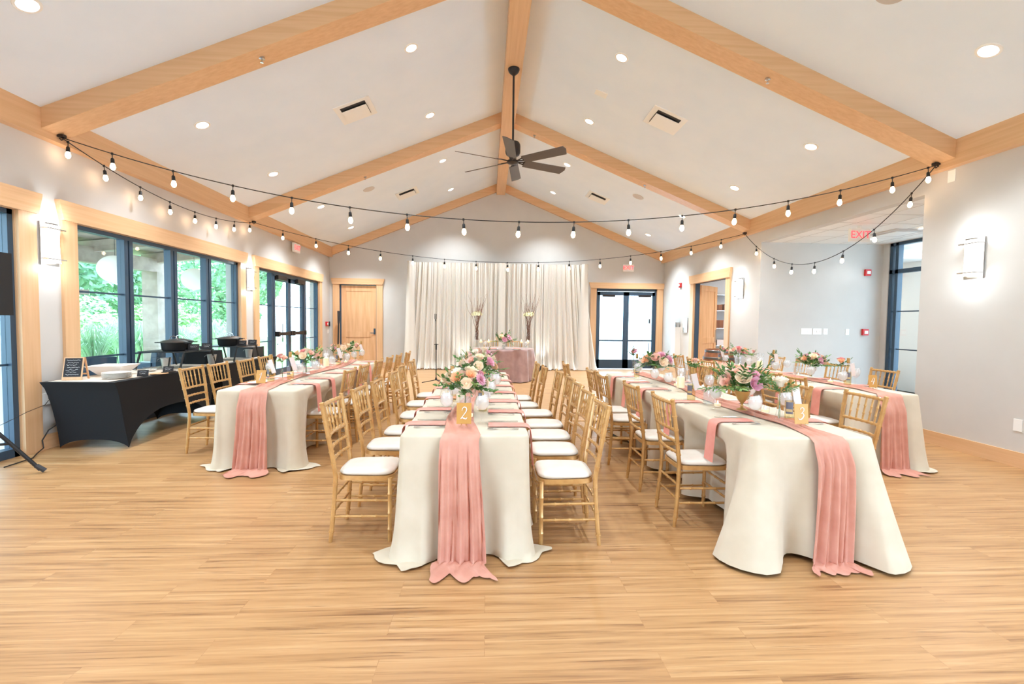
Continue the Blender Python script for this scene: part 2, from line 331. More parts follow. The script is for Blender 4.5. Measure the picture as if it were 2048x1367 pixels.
# back left wooden door (slightly open jamb gap)
d3 = struct('door_3', MB().box(DL[0],DL[0]+.05,YB+.02,YB+.12,0,2.54).box(DL[0],DL[1],YB+.02,YB+.12,2.515,2.54).box(DL[1]-.02,DL[1],YB+.02,YB+.12,0,2.54), 'frame_black_hazed')
a, b, y = DL[0]+.05, DL[1]-.02, YB+.05
f = MB().box(a,a+.14,y-.02,y+.03,.01,2.51).box(b-.14,b,y-.02,y+.03,.01,2.51).box(a+.14,b-.14,y-.02,y+.03,2.34,2.51).box(a+.14,b-.14,y-.02,y+.03,.93,1.10).box(a+.14,b-.14,y-.02,y+.03,.01,.25).box(a+.14,b-.14,y-.005,y+.02,.25,2.34)
for k in range(1,4): f.box(a+.14+k*.19,a+.146+k*.19,y-.008,y-.004,.25,2.34)
dl = f.obj('door_leaf','door_wood',d3,0)
MB().box(b-.075,b-.02,y-.035,y-.02,1.02,1.2).tube([(b-.05,y-.05,1.06),(b-.17,y-.05,1.06)],.011).obj('door_handle','frame_black_hazed',dl)
# right wall door, standing open
d4 = struct('door_4', MB().box(XR+.02,XR+.12,12.14,12.2,0,2.56).box(XR+.02,XR+.12,10.52,12.2,2.53,2.56), 'frame_black_hazed')
hinge = Vector((XR+.14,12.13,0)); ang = math.radians(39)
f = MB(); Lw = .95
f.box(0,.14,-.025,.025,.01,2.5).box(Lw-.14,Lw,-.025,.025,.01,2.5).box(.14,Lw-.14,-.025,.025,2.36,2.5).box(.14,Lw-.14,-.025,.025,.93,1.1).box(.14,Lw-.14,-.025,.025,.01,.25).box(.14,Lw-.14,-.008,.008,.25,2.36)
dl4 = f.obj('door_leaf','door_wood',d4,0); dl4.location = hinge; dl4.rotation_euler = (0,0,ang)
MB().box(Lw-.09,Lw-.04,-.05,-.025,.95,1.3).obj('push_plate','steel',dl4,0)
# store room behind the right wall door
struct('wall_store', MB().box(XR+.16,9.6,13.3,13.45,0,2.9).box(9.45,9.6,9.36,13.3,0,2.9), 'white_paint')
struct('floor_store', MB().box(8.17,9.6,9.36,13.45,-.1,0), 'concrete')
struct('ceiling_store', MB().box(XR+.16,9.6,9.36,13.45,2.9,3.0), 'white_paint')
# glazed screen at the alcove side
gs = MB(); x = 8.24
gs.box(x-.05,x+.05,6.7,6.76,0,3.14).box(x-.05,x+.05,8.99,9.06,0,3.14).box(x-.05,x+.05,6.7,9.06,3.08,3.14).box(x-.05,x+.05,6.7,9.06,2.52,2.60).box(x-.05,x+.05,6.7,9.06,0,.1).box(x-.05,x+.05,8.86,8.93,0,3.14).box(x-.05,x+.05,8.28,8.35,0,3.14).box(x-.05,x+.05,7.5,7.57,0,3.14)
g_ = struct('window_4', gs, 'frame_black_hazed')
for b in (1.0,1.76): MB().box(x-.012,x+.012,6.76,8.99,b-.011,b+.011).obj('muntin','frame_black_hazed',g_,0)
MB().box(x-.004,x+.004,6.76,8.99,.1,3.08).obj('pane','window_glass',g_,0)

# ------------------------------------------------------------ ceiling fittings
def lamp(name, kind, loc, energy, col=(.85,.94,1), rot=None, **k):
    l = bpy.data.lights.new(name, kind); l.energy = energy; l.color = col
    for a,b in k.items(): setattr(l,a,b)
    o = bpy.data.objects.new(name, l); COL.objects.link(o); o.location = loc
    if rot: o.rotation_euler = rot
    return o
def slope_rot(x): return (0, math.atan(SL)*(1 if x > XM else -1), 0)
can_m = MB().lathe([(0,-.004),(.072,-.004)], n=24).mesh('diffuser','can_glow',0); rim_m = MB().lathe([(.072,-.002),(.074,-.010),(.095,-.008),(.098,0)], n=24).mesh('trim_ring','plastic_white')
rowname = {1.79:'behind the photographer',4.13:'in front of the near beam',6.47:'just past the near beam',8.51:'just before the second beam',10.85:'just past the second beam',13.17:'near the back wall'}
colname = {-3.82:'outer left column',-1.07:'inner left column',1.82:'inner right column',4.59:'outer right column'}
for y in (-2.89,-.55,1.79,4.13,6.47,8.51,10.85,13.17):
    for x in (-3.82,-1.07,1.82,4.59):
        if y > 3:
            t = thing('recessed_light', 'round recessed ceiling light %s, %s' % (rowname[y], colname[x]), 'ceiling light', (x,y,zc(x)), 0, 'recessed ceiling lights')
            t.rotation_euler = slope_rot(x)
            put('diffuser', can_m, t); put('trim_ring', rim_m, t)
        lamp('can_light','SPOT',(x,y,zc(x)-.06),SPOT_W*(1.95 if y > 10 else 1.2 if y > 8 else 1.0 if y > 0 else .7),spot_size=math.radians(108),spot_blend=.8,shadow_soft_size=.07)
# vents
def vent(x, y, s, label):
    t = thing('ceiling_vent', label, 'vent', (x,y,zc(x)), 0, 'square ceiling vents'); t.rotation_euler = slope_rot(x)
    MB().prism([(-.3*s,-.3*s),(.3*s,-.3*s),(.3*s,.3*s),(-.3*s,.3*s)],-.012,.0,'z').obj('flange','plastic_white',t,0)
    MB().box(-.21*s,.21*s,-.225*s,.21*s,-.015,-.012).obj('throat','charcoal',t,0)
    MB().box(-.205*s,.205*s,-.16*s,.225*s,-.045,-.036).obj('face_plate','plastic_white',t,0)
vent(-2.09,7.48,.95,'large square ceiling vent on the left slope above the fan side'); vent(2.82,7.44,.95,'large square ceiling vent on the right slope beside the fan')
vent(-2.09,12.14,.95,'square vent on the far left slope behind the second beam'); vent(2.83,12.06,.95,'square vent on the far right slope behind the second beam')
for x,y,l in ((-2.75,10.89,'round grey ceiling speaker on the far left slope'),(3.52,10.86,'round grey ceiling speaker on the far right slope'),(3.56,4.05,'round grey ceiling speaker at the top edge, right slope')):
    t = thing('ceiling_speaker', l, 'speaker', (x,y,zc(x)), 0, 'ceiling speakers'); t.rotation_euler = slope_rot(x)
    MB().lathe([(0,-.012),(.1,-.012),(.13,-.008),(.135,0)],n=28).obj('grille','speaker_grey',t)
o = MB().prism([(-.1,-.07),(.1,-.07),(.1,.07),(-.1,.07)],-.012,0,'z').obj('access_plate','plastic_white',None,0); o.location = (1.79,7.51,zc(1.79)); o.rotation_euler = slope_rot(1.79)
tag(o,'small blank white plate on the right ceiling slope above the fan','plate')
for x,y,l in ((-2.52,5.37,'chrome sprinkler head under the near beam, left half'),(3.25,5.37,'chrome sprinkler head under the near beam, right half'),(-2.5,9.6,'chrome sprinkler head under the second beam, left half'),(.923,9.6,'chrome sprinkler head under the second beam beside the fan'),(3.25,9.6,'chrome sprinkler head under the second beam, right half')):
    o = MB().lathe([(0,-.05),(.018,-.05),(.018,-.046),(.006,-.04),(.006,-.012),(.03,-.008),(.03,.012)],n=14).obj('sprinkler_head','steel'); o.location = (x,y,zc(x)-.2156-.004); tag(o,l,'sprinkler','beam sprinkler heads')
# alcove ceiling
for x,y,l in ((7.34,8.586,'small round light in the alcove ceiling behind the exit sign'),(7.39,7.54,'small round light in the alcove ceiling by the wall end')):
    t = thing('alcove_light', l, 'ceiling light', (x,y,3.1385), 0, 'alcove ceiling lights'); put('diffuser',can_m,t); put('trim_ring',rim_m,t)
    lamp('can_light','SPOT',(x,y,3.08),9,col=(.95,.97,1),spot_size=math.radians(130),spot_blend=.6,shadow_soft_size=.06)
t = thing('alcove_diffuser','square air diffuser in the alcove ceiling','vent',(7.3,7.95,3.1385))
MB().box(-.3,.3,-.3,.3,-.015,0).obj('flange','speaker_grey',t,0); MB().box(-.2,.2,-.2,.2,-.03,-.02).obj('face_plate','plastic_white',t,0)
lamp('lobby_fill','AREA',(10.2,8.2,3.15),110,col=(.72,.86,1),shape='RECTANGLE',size=2,size_y=2)  # added unseen area lamp, stands in for daylight from lobby windows
lamp('store_light','AREA',(7.6,11.2,2.85),45,col=(1,.97,.93),shape='RECTANGLE',size=1.2,size_y=1.2)

# ------------------------------------------------------------ ceiling fan
FX, FY = XM, 7.3
fan = thing('ceiling_fan','dark bronze six-bladed ceiling fan hanging from the ridge beam','ceiling fan',(FX,FY,0))
MB().lathe([(0,5.26),(.02,5.262),(.045,5.28),(.075,5.31),(.09,5.345),(.09,5.36),(0,5.36)],n=24).obj('canopy','dark_bronze',fan)
MB().tube([(0,0,5.3),(0,0,4.2)],.016).obj('downrod','dark_bronze',fan)
mo = MB().lathe([(0,4.26),(.05,4.26),(.1,4.24),(.115,4.21),(.115,4.08),(.1,4.05),(.06,4.03),(.05,3.98),(.09,3.96),(.09,3.93),(.05,3.915),(0,3.91)],n=28)
for k in range(24):
    t_ = 2*PI*k/24; mo.box(.113*cos(t_)-.004,.113*cos(t_)+.004,.113*sin(t_)-.004,.113*sin(t_)+.004,4.09,4.2)
mo.obj('motor','dark_bronze',fan)
for k in range(6):
    t_ = math.radians(23+60*k); R_ = Matrix.Rotation(t_,4,'Z') @ Matrix.Rotation(math.radians(-20),4,'X')
    bl = MB().prism([(.2,-.075),(.92,-.085),(.94,-.02),(.9,.085),(.2,.075)],-.004,.004,'z')
    bl.v = [tuple(R_ @ Vector(v) + Vector((0,0,3.95))) for v in bl.v]
    b_ = bl.obj('blade','blade',fan,0)
    br = MB().tube([(.07,0,.0),(.2,-.03,.006)],.009).tube([(.07,0,0),(.2,.03,.006)],.009).box(.18,.26,-.045,.045,.004,.01)
    br.v = [tuple(R_ @ Vector(v) + Vector((0,0,3.95))) for v in br.v]; br.obj('blade_iron','dark_bronze',b_)

# ------------------------------------------------------------ string lights
sock_m = MB().tube([(0,0,0),(0,0,-.055)],.004).tube([(0,0,-.05),(0,0,-.06),(0,0,-.11)],[.010,.017,.019],10).lathe([(0,.012),(.012,.01),(.012,-.012),(0,-.014)],n=8).mesh('socket','black_plastic')
bulb_m = MB().lathe([(.012,-.10),(.017,-.115),(.024,-.135),(.026,-.152),(.020,-.170),(.009,-.181),(0,-.184)],n=14).mesh('bulb','bulb_glow')
def string(label, A, B, sag, ts):
    A, B = Vector(A), Vector(B); P = lambda t: A.lerp(B,t)-Vector((0,0,4*sag*t*(1-t)))
    s_ = thing('string_lights', label, 'string lights', A, 0, 'cafe string lights')
    MB().tube([P(i/60)-A for i in range(61)],.0055,6).obj('cord','black_plastic',s_)
    for t in ts:
        k = put('socket', sock_m, s_, P(t)-A, (random.uniform(-.08,.08),random.uniform(-.08,.08),0)); put('bulb', bulb_m, k)
    return s_
random.seed(4)
AL, AR, BL, BR = (-4.70,5.42,3.42),(5.43,5.42,3.42),(-4.70,9.60,3.38),(5.43,9.60,3.38)
tx = lambda x: (x+4.70)/10.13
s_ = string('long front row of cafe string lights sagging under the near beam', AL, AR, .80, [tx(-4.17+.6465*i) for i in range(15)]+[tx(5.33)])
string('farther row of cafe string lights sagging under the second beam', BL, BR, .70, [tx(-4.13+.6465*i) for i in range(15)])
ty = lambda y: (y-5.42)/4.18
string('shallow row of cafe string lights along the left window wall', AL, BL, .25, [ty(v) for v in (5.50,5.98,6.57,7.15,7.73,8.31,8.89,9.45)])
string('deeply sagging row of cafe string lights in front of the alcove', AR, BR, .90, [ty(v) for v in (5.73,6.29,6.84,7.45,8.03,8.56,9.16)])
for p,l in ((AL,'metal hook holding the cords at the left end of the near beam'),(AR,'metal hook holding the cords at the right end of the near beam'),(BL,'metal hook holding the cords at the left end of the second beam'),(BR,'metal hook holding the cords at the right end of the second beam')):
    o = MB().box(-.035,.035,-.025,.025,.0,.03).tube([(0,0,.02),(.03,0,-.01),(0,0,-.03),(-.02,0,-.01)],.007).obj('cord_hook','dark_bronze'); o.location = p; tag(o,l,'hook','beam hooks')

# ------------------------------------------------------------ wall fittings
def sconce(x, y, sgn, label):
    t = thing('wall_sconce', label, 'wall lamp', (x,y,2.245), 0 if sgn > 0 else PI, 'wall sconces')
    MB().box(0,.02,-.105,.105,-.235,.235).obj('back_plate','steel',t,0)
    P = [[(.02+.075*math.sqrt(max(0,1-((-.092+.184*j/10)/.1)**2))*(1-.12*sin(PI*i/12)), (-.092+.184*j/10)*(1-.1*sin(PI*i/12)), -.205+.41*i/12) for j in range(11)] for i in range(13)]
    g = MB().grid(P)
    g.obj('glass_shade','sconce_glow',t)
    for z in (-.165,.165): MB().box(.01,.1,-.11,.11,z-.006,z+.006).obj('band','steel',t,0)
    lamp('sconce_light','POINT',(x+sgn*.16,y,2.245+.27),3.2,shadow_soft_size=.05); lamp('sconce_light','POINT',(x+sgn*.16,y,2.245-.27),2.4,shadow_soft_size=.05)
sconce(XL,5.37,1,'lit wall sconce nearest on the left, beside the wide window'); sconce(XL,9.64,1,'lit wall sconce farther left, between window and glass doors')
sconce(XR,5.02,-1,'lit wall sconce on the near right wall'); sconce(XR,9.9,-1,'lit wall sconce farther right, beside the open wooden door')
def text(body, size, m, parent, loc, rot, ext=.002):
    c = bpy.data.curves.new('lettering','FONT'); c.body = body; c.size = size; c.extrude = ext; c.align_x = 'CENTER'; c.align_y = 'CENTER'; c.materials.append(M[m])
    tmp = bpy.data.objects.new('tmp', c); me = bpy.data.meshes.new_from_object(tmp); bpy.data.objects.remove(tmp); o = bpy.data.objects.new('lettering', me); COL.objects.link(o); o.parent = parent; o.location = loc; o.rotation_euler = rot; return o
def exitsign(loc, rz, label, stem=0):
    t = thing('exit_sign', label, 'exit sign', loc, rz, 'exit signs')
    MB().box(-.17,.17,-.03,.03,-.11,.11).obj('housing','plastic_white',t,0)
    text('EXIT',.17,'exit_red',t,(0,-.031,0),(PI/2,0,0),.002)
    if stem: MB().box(-.02,.02,-.02,.02,.11,.11+stem).obj('stem','plastic_white',t,0)
exitsign((4.40,YB-.03,3.19),0,'exit sign above the glazed back doors'); exitsign((XL+.09,11.75,3.21),PI/2,'exit sign above the left glass doors'); exitsign((6.22,7.5,2.98),0,'exit sign hanging from the alcove ceiling',.05)
def plate(loc, ax, w, h, label, cat='switch', name='switch_plate', n=1, toggles=True, grp='white wall plates'):
    x,y,z = loc; t = thing(name, label, cat, loc, {'y':0,'-x':PI/2*3,'x':PI/2}[ax], grp)
    MB().box(-w/2,w/2,-.008,0,-h/2,h/2).obj('cover','plastic_white',t,0)
    if toggles:
        for k in range(n):
            cx = (k-(n-1)/2)*w/n
            MB().box(cx-.01,cx+.01,-.014,-.008,-.02,.02).obj('toggle','white_paint',t,0)
plate((6.58,9.2,1.335),'y',.23,.125,'wide four-gang switch plate on the alcove wall',n=4); plate((6.81,9.2,1.335),'y',.18,.125,'three-gang switch plate on the alcove wall',n=3)
plate((6.99,9.2,1.335),'y',.09,.125,'single switch plate beside the gang plates',n=1); plate((7.46,9.2,1.33),'y',.075,.125,'lone narrow switch plate left of the fire alarm pull')
def alarm(loc, rz, label, strobe, name='fire_alarm'):
    t = thing(name, label, 'fire alarm', loc, rz, 'red fire alarm devices')
    MB().box(-.06,.06,-.045,0,-.065,.065).obj('housing','red',t,0); MB().box(-.035,.035,-.06,-.045,-.03,.03).obj('strobe_lens' if strobe else 'pull_handle','plastic_white',t,0)
alarm((7.83,9.2,1.33),0,'red fire alarm pull on the alcove wall',False); alarm((7.83,9.2,2.56),0,'red alarm strobe high on the alcove wall',True)
alarm((XR,13.08,2.57),-PI/2,'red alarm strobe high on the far right wall',True); alarm((XL,14.1,1.33),PI/2,'red fire alarm pull in the back left corner',False)
plate((XL,14.24,1.33),'x',.1,.14,'white thermostat in the back left corner','thermostat','thermostat',toggles=False); plate((XL,14.26,1.1),'x',.075,.12,'switch plate under the thermostat in the back left corner')
o = MB().box(0,.03,-.03,.03,-.07,.07).obj('card_reader','black_plastic'); o.location = (XL,14.34,1.33); tag(o,'small black card reader beside the back left door','card reader')
plate((XR,4.50,.44),'-x',.08,.125,'duplex outlet low on the near right wall','outlet','wall_outlet',toggles=False); plate((XR,5.34,3.27),'-x',.09,.14,'blank plate high on the right wall under the beam','plate','blank_plate',toggles=False)
t = thing('defibrillator_cabinet','tall white wall cabinet on the far right wall','cabinet',(XR,13.15,.98))
MB().box(-.17,0,-.14,.14,-.42,.38).obj('body','plastic_white',t,0); MB().box(-.175,-.17,-.1,.1,-.1,.3).obj('door','white_paint',t,0); MB().box(-.15,-.02,-.08,.08,.38,.52).obj('top_unit','steel',t,0)
o = MB().box(-.03,0,-.13,.13,-.2,.2).obj('wall_panel','steel'); o.location = (XR,12.68,1.42); tag(o,'small steel framed panel beside the wall cabinet','panel')
# outlet and cords on the left
plate((XL,5.29,.55),'x',.12,.125,'outlet with two black plugs on the left wall by the buffet','outlet','wall_outlet',toggles=False)
cord = MB().tube([(-4.80,5.30,.56),(-4.76,5.30,.56)],.018).tube([(-4.77,5.31,.50),(-4.72,5.38,.48),(-4.70,5.42,.40),(-4.72,5.36,.30),(-4.75,5.22,.22),(-4.78,5.18,.12),(-4.76,5.17,.04),(-4.72,5.05,.012),(-4.62,4.9,.01),(-4.6,4.6,.01)],.006,6)
tag(cord.obj('power_cord','black_plastic'),'black power cord looping from the left wall outlet to the floor','cord')
tag(MB().tube([(-4.77,5.28,.565),(-4.76,5.2,.5),(-4.76,5.0,.46),(-4.76,4.8,.40),(-4.7,4.5,.35),(-4.5,4.3,.6)],.003,5).obj('speaker_cable','black_plastic'),'thin black cable running from the outlet towards the loudspeaker','cable')

# ------------------------------------------------------------ loudspeaker on a tripod stand
sx, sy = -4.46, 4.28
t = thing('speaker_stand','black tripod stand at the left edge of the photo','stand',(sx,sy,0))
MB().tube([(0,0,.35),(0,0,1.457)],.018).obj('pole','black_plastic',t)
for a_ in (math.radians(28),math.radians(150),math.radians(265)):
    l_ = MB().tube([(0,0,.55),(.37*cos(a_),.37*sin(a_),.03)],.016).obj('leg','black_plastic',t); MB().tube([(.34*cos(a_),.34*sin(a_),.075),(.40*cos(a_),.40*sin(a_),.018)],.021).obj('rubber_foot','charcoal',l_)
    MB().tube([(0,0,.3),(.19*cos(a_),.19*sin(a_),.3)],.012).obj('brace','black_plastic',t)
t = thing('loudspeaker','black loudspeaker on the tripod stand at the left edge','loudspeaker',(sx-.08,sy,1.46))
MB().prism([(-.17,-.17),(.17,-.17),(.22,.17),(-.22,.17)],0,.56,'z').obj('cabinet','black_plastic',t,0)
MB().box(-.15,.15,-.18,-.17,.03,.53).obj('grille','charcoal',t,0)
# ------------------------------------------------------------ chiavari chairs
def tubev(mb, A, B, r, nodes=(), n=8):
    A, B = Vector(A), Vector(B); ts = {0,1}; L = (B-A).length
    for q in nodes: ts |= {q-.012/L*.7, q-.004/L, q, q+.004/L, q+.012/L*.7}
    ts = sorted(t for t in ts if 0 <= t <= 1); rr = []
    for t in ts:
        d = min([abs(t-q)*L for q in nodes] or [1]); rr.append(r+(.0035 if d < .003 else .0022 if d < .006 else 0))
    mb.tube([A.lerp(B,t) for t in ts], rr, n)
def make_chair():
    t = thing('chiavari_chair','x','chair')
    # local frame: faces +x, back towards -x
    P = lambda u, z: (-.19-.075*max(0,(z-.44)/.48)**1.15 - .03*max(0,(.42-z)/.42)**1.5, u*(.178 - .014*max(0,1-abs(z-.42)/.35) + .018*max(0,(z-.44)/.48)), z)
    for u in (-1,1):
        zs = [0,.08,.16,.26,.36,.44,.52,.60,.68,.76,.84,.905]; m = MB(); pts = []; rr = []
        for i in range(len(zs)-1):
            for q in range(4): z = zs[i]+(zs[i+1]-zs[i])*q/4; pts.append(P(u,z)); rr.append(.0155 if z > .1 else .0125+.03*z)
        pts.append(P(u,.905)); rr.append(.015); pts.append(P(u,.92)); rr.append(.017); pts.append(P(u,.925)); rr.append(.010)
        m.tube(pts, rr, 8)
        for z in (.07,.22,.38,.52,.60,.70,.80,.895): a_ = Vector(P(u,z-.004)); b_ = Vector(P(u,z+.004)); m.tube([a_,b_],.0195,8)
        m.obj('back_post','gold',t)
    for u in (-1,1):
        m = MB(); tubev(m,(.165,u*.18,0),(.165,u*.175,.425),.0145,(.2,.45,.75)); m.obj('leg','gold',t)
    def rail(z, r, name, nn=7, bow=.02):
        A, B = Vector(P(-1,z)), Vector(P(1,z)); pts = []; rr = []
        for i in range(29):
            q = i/28; p = A.lerp(B,q); p.x -= bow*4*q*(1-q); pts.append(p); d = min(abs(q-(k+.5)/nn) for k in range(nn))*.36; rr.append(r+(.004 if d < .005 else 0))
        MB().tube(pts, rr, 8).obj(name,'gold',t)
    rail(.895,.0125,'top_rail',8); rail(.700,.011,'back_rail'); rail(.615,.010,'back_rail'); rail(.535,.010,'back_rail')
    for k in range(5):
        q = (k+1)/6; a_ = Vector(P(-1,.70)).lerp(Vector(P(1,.70)),q); b_ = Vector(P(-1,.895)).lerp(Vector(P(1,.895)),q); bw = .02*4*q*(1-q); a_.x -= bw; b_.x -= bw
        m = MB(); tubev(m,a_,b_,.0072,(.3+.1*(k%2),.62),6); m.obj('spindle','gold',t)
    # seat frame
    def outline(g, n=40):
        o = []
        for k in range(n):
            a = 2*PI*k/n; c_, s_ = cos(a), sin(a); e = .42
            x = math.copysign(abs(c_)**e,c_)*(.19+g)+.0; y = math.copysign(abs(s_)**e,s_)*(.185+g-.02*(.5-.5*x/.2)); o.append((x,y))
        return o
    oo, ii = outline(0), outline(-.03); n = len(oo); m = MB()
    m.add([(x,y,.405) for x,y in oo]+[(x,y,.435) for x,y in oo]+[(x,y,.435) for x,y in ii]+[(x,y,.405) for x,y in ii],
          [(k+a*n,(k+1)%n+a*n,(k+1)%n+((a+1)%4)*n,k+((a+1)%4)*n) for k in range(n) for a in range(4)])
    m.obj('seat_frame','gold',t,50)
    m = MB(); rings = [(-.012,.436),(-.002,.443),(0,.452),(-.006,.463),(-.03,.471),(-.08,.476)]; vs = []; fs = []
    for g,z in rings: vs += [(x*(.97),y*.97,z) for x,y in outline(g)]
    for r_ in range(len(rings)-1): fs += [(r_*n+k,r_*n+(k+1)%n,(r_+1)*n+(k+1)%n,(r_+1)*n+k) for k in range(n)]
    fs.append(tuple((len(rings)-1)*n+k for k in range(n))); fs.append(tuple(range(n))[::-1])
    m.add(vs,fs).obj('cushion','seat_vinyl',t,60)
    for u in (-1,1):
        for z in (.17,.275):
            m = MB(); a_ = P(u,z); tubev(m,a_,(.165,u*.178,z),.0085,(.25,.5,.75),6); m.obj('stretcher','gold',t)
    for z in (.2,.30): m = MB(); tubev(m,(.165,-.178,z),(.165,.178,z),.0085,(.25,.5,.75),6); m.obj('stretcher','gold',t)
    for z in (.2,.30): m = MB(); tubev(m,P(-1,z),P(1,z),.0085,(.25,.5,.75),6); m.obj('stretcher','gold',t)
    return t
CHAIR = make_chair(); used = [False]
def chair(x, y, rz, label, group):
    if not used[0]:
        used[0] = True; CHAIR.location = (x,y,0); CHAIR.rotation_euler = (0,0,rz); CHAIR['label'] = label; CHAIR['group'] = group; return
    copy_tree(CHAIR,(x,y,0),rz,label,group)

# ------------------------------------------------------------ draped tables
TOP = .76
def smooth(a,b,x): t = min(1,max(0,(x-a)/(b-a))); return t*t*(3-2*t)
def cloth(name, x0,x1,y0,y1, seed, intr=(), pool=.0, flare=.2, label='', hem=.015, mat_='linen'):
    rnd = random.Random(seed); pts = []   # perimeter: (x,y,nx,ny,s,dcorner)
    r = .035; per = []
    def seg(a,b,nx,ny):
        L = math.dist(a,b); n = max(2,int(L/.028))
        for i in range(n+1): t = i/n; per.append((a[0]+(b[0]-a[0])*t, a[1]+(b[1]-a[1])*t, nx, ny, min(t,1-t)*L))
    def arc(cx,cy,a0):
        for i in range(1,6): a = a0+PI/2*i/6; per.append((cx+r*cos(a),cy+r*sin(a),cos(a),sin(a),0))
    seg((x0+r,y0),(x1-r,y0),0,-1); arc(x1-r,y0+r,-PI/2); seg((x1,y0+r),(x1,y1-r),1,0); arc(x1-r,y1-r,0)
    seg((x1-r,y1),(x0+r,y1),0,1); arc(x0+r,y1-r,PI/2); seg((x0,y1-r),(x0,y0+r),-1,0); arc(x0+r,y0+r,PI)
    s = 0; W_ = [(rnd.uniform(5,9),rnd.uniform(0,6.28),.010),(rnd.uniform(10,15),rnd.uniform(0,6.28),.007),(rnd.uniform(20,28),rnd.uniform(0,6.28),.003)]
    cf = [rnd.uniform(.85,1.15) for _ in range(4)]; PF = [(rnd.uniform(0,8.6),rnd.uniform(.012,.034),rnd.uniform(.025,.06)) for _ in range(34)]
    n = len(per); S_ = []
    for i,p in enumerate(per):
        if i: s += math.dist(p[:2],per[i-1][:2])
        S_.append(s)
    rows = [(-.02,TOP+.004),(-.006,TOP+.003),(.002,TOP-.003),(.006,TOP-.012)]+[(None,TOP-.012-(TOP-.012-hem)*((k/18))) for k in range(1,19)]
    if pool: rows.append(('p',.006))
    vs = []
    for off,z in rows:
        for i,(x,y,nx,ny,dc) in enumerate(per):
            if isinstance(off,float): o = off; zz = z
            else:
                q = 1-(z-hem)/(TOP-hem); 
                if off == 'p': q = 1
                corner = (x > (x0+x1)/2)+2*(y > (y0+y1)/2); F = flare*cf[corner]*(0 if y > (y0+y1)/2 else 1)
                o = .006+(.018 if flare > .05 else .004)*q+q**.8*sum(A*sin(w*S_[i]+ph+.8*q) for w,ph,A in W_)
                o += F*q**1.15*math.exp(-(dc/.095)**2) - .045*q*math.exp(-((dc-.21)/.07)**2) + .02*q*math.exp(-((dc-.36)/.06)**2) 
                bump = 0
                if abs(nx) > .9:
                    for (sd_, yc, amt) in intr:
                        if sd_ == (1 if nx > 0 else -1): bump = max(bump, smooth(.33,.22,abs(y-yc)))
                o += (1-bump)*q**.9*sum(A*math.exp(-((S_[i]-s0)/w)**2) for s0,A,w in PF)
                if abs(nx) > .9:
                    side = 1 if nx > 0 else -1; amx = 0
                    for (sd_, yc, amt) in intr:
                        if sd_ == side: amx = max(amx,(amt+.03)*smooth(.68,.52,z)*smooth(.33,.215,abs(y-yc)))
                    o -= amx
                zz = z
                if off == 'p': o += (1-bump)*pool*(.03+.7*max(0,sin(S_[i]*31+seed))*math.exp(-dc/.16)+ 1.1*math.exp(-((dc-.05)/.06)**2))
                elif z < .25 and pool: o += (1-bump)*pool*.25*(1-z/.25)**2; 
                if q > .9 and not pool: zz = z+.022*(1-math.exp(-(dc/.3)**2))*q
                if off == 'p': zz = .006+.012*abs(sin(S_[i]*17+seed*2))
            vs.append((x+nx*o,y+ny*o,zz))
    fs = [(k*n+i,k*n+(i+1)%n,(k+1)*n+(i+1)%n,(k+1)*n+i)[::-1] for k in range(len(rows)-1) for i in range(n)]
    fs.append(tuple(range(n)))
    o = MB().add(vs,fs).obj(name,mat_,None,70); tag(o,label,'tablecloth','ivory floor-length tablecloths'); return o
def table(x0,x1,y0,y1,label):
    t = thing('banquet_table',label,'table',((x0+x1)/2,(y0+y1)/2,0),0,'covered banquet tables'); hx, hy = (x1-x0)/2-.015, (y1-y0)/2-.015
    MB().box(-hx,hx,-hy,hy,TOP-.035,TOP).obj('tabletop','charcoal',t,0)
    for sx_ in (-.17,.17):
        for yy in (-hy+.3,hy-.3): MB().tube([(sx_,yy,TOP-.035),(sx_,yy,.0)],.014).obj('leg','charcoal',t)
def runner(x0,x1,y0,y1,w,seed,label,xc=None, pool=.16, wf=.28):
    rnd = random.Random(seed); xm_ = (x0+x1)/2+(0 if xc is None else xc); V = 48; P = []
    p1,p2,p3 = [rnd.uniform(0,6.28) for _ in range(3)]
    L = y1-y0; N = int(L/.035)
    for i in range(N+1):
        y = y1-.02-(L-.02)*i/N; e = min(1,(y-y0)/.35)  # 0 at front edge
        wd = w*(e)*(.8+.2*sin(y*3+p2))+wf*.86*(1-e); cx = xm_+.035*sin(y*2.1+p1)*e; row = []
        for v in range(V+1):
            u = v/V-.5; a = .009*e+.004
            hgt = TOP+.007+a*(1+sin(u*22+3.5*sin(y*2.7+p3)+y*4)*cos(y*5+u*6+p2*.5))*(1-(2*abs(u))**6*.6)
            row.append((cx+u*wd,y,hgt))
        P.append(row)
    for k in range(1,27):
        q = k/26; z = TOP-(TOP-.03)*q; wd = wf*(.86+.22*q); row = []
        for v in range(V+1):
            u = v/V-.5; fold = 0.030*sin(u*10+p1+1.2*q+.5*sin(u*9+p2))+.012*sin(u*37+p2+q)
            row.append((xm_+u*wd+.012*sin(q*3+p3), y0-.03-.035*smooth(0,.25,q)-.015*q-(abs(fold)*1.1)*(.45+.7*q)*smooth(0,.2,q), z+ (.006*(1-q) if k == 1 else 0)))
        P.append(row)
    for k in range(1,7):
        q = k/6; row = []
        for v in range(V+1):
            u = v/V-.5; row.append((xm_+u*wf*(1.08+.35*q)+.012*sin(3+p3)+.02*sin(q*4+p1), y0-.09-abs(0.030*sin(u*10+p1+1.2+.5*sin(u*9+p2)))*1.25-pool*q*(.75+.5*abs(sin(u*7+p2))), .012+.016*abs(sin(u*15+q*5+p3))*(1.1-q)+.014*(1-q)))
        P.append(row)
    o = MB().grid(P).obj('table_runner','blush',None,80); tag(o,label,'table runner','blush table runners'); return o
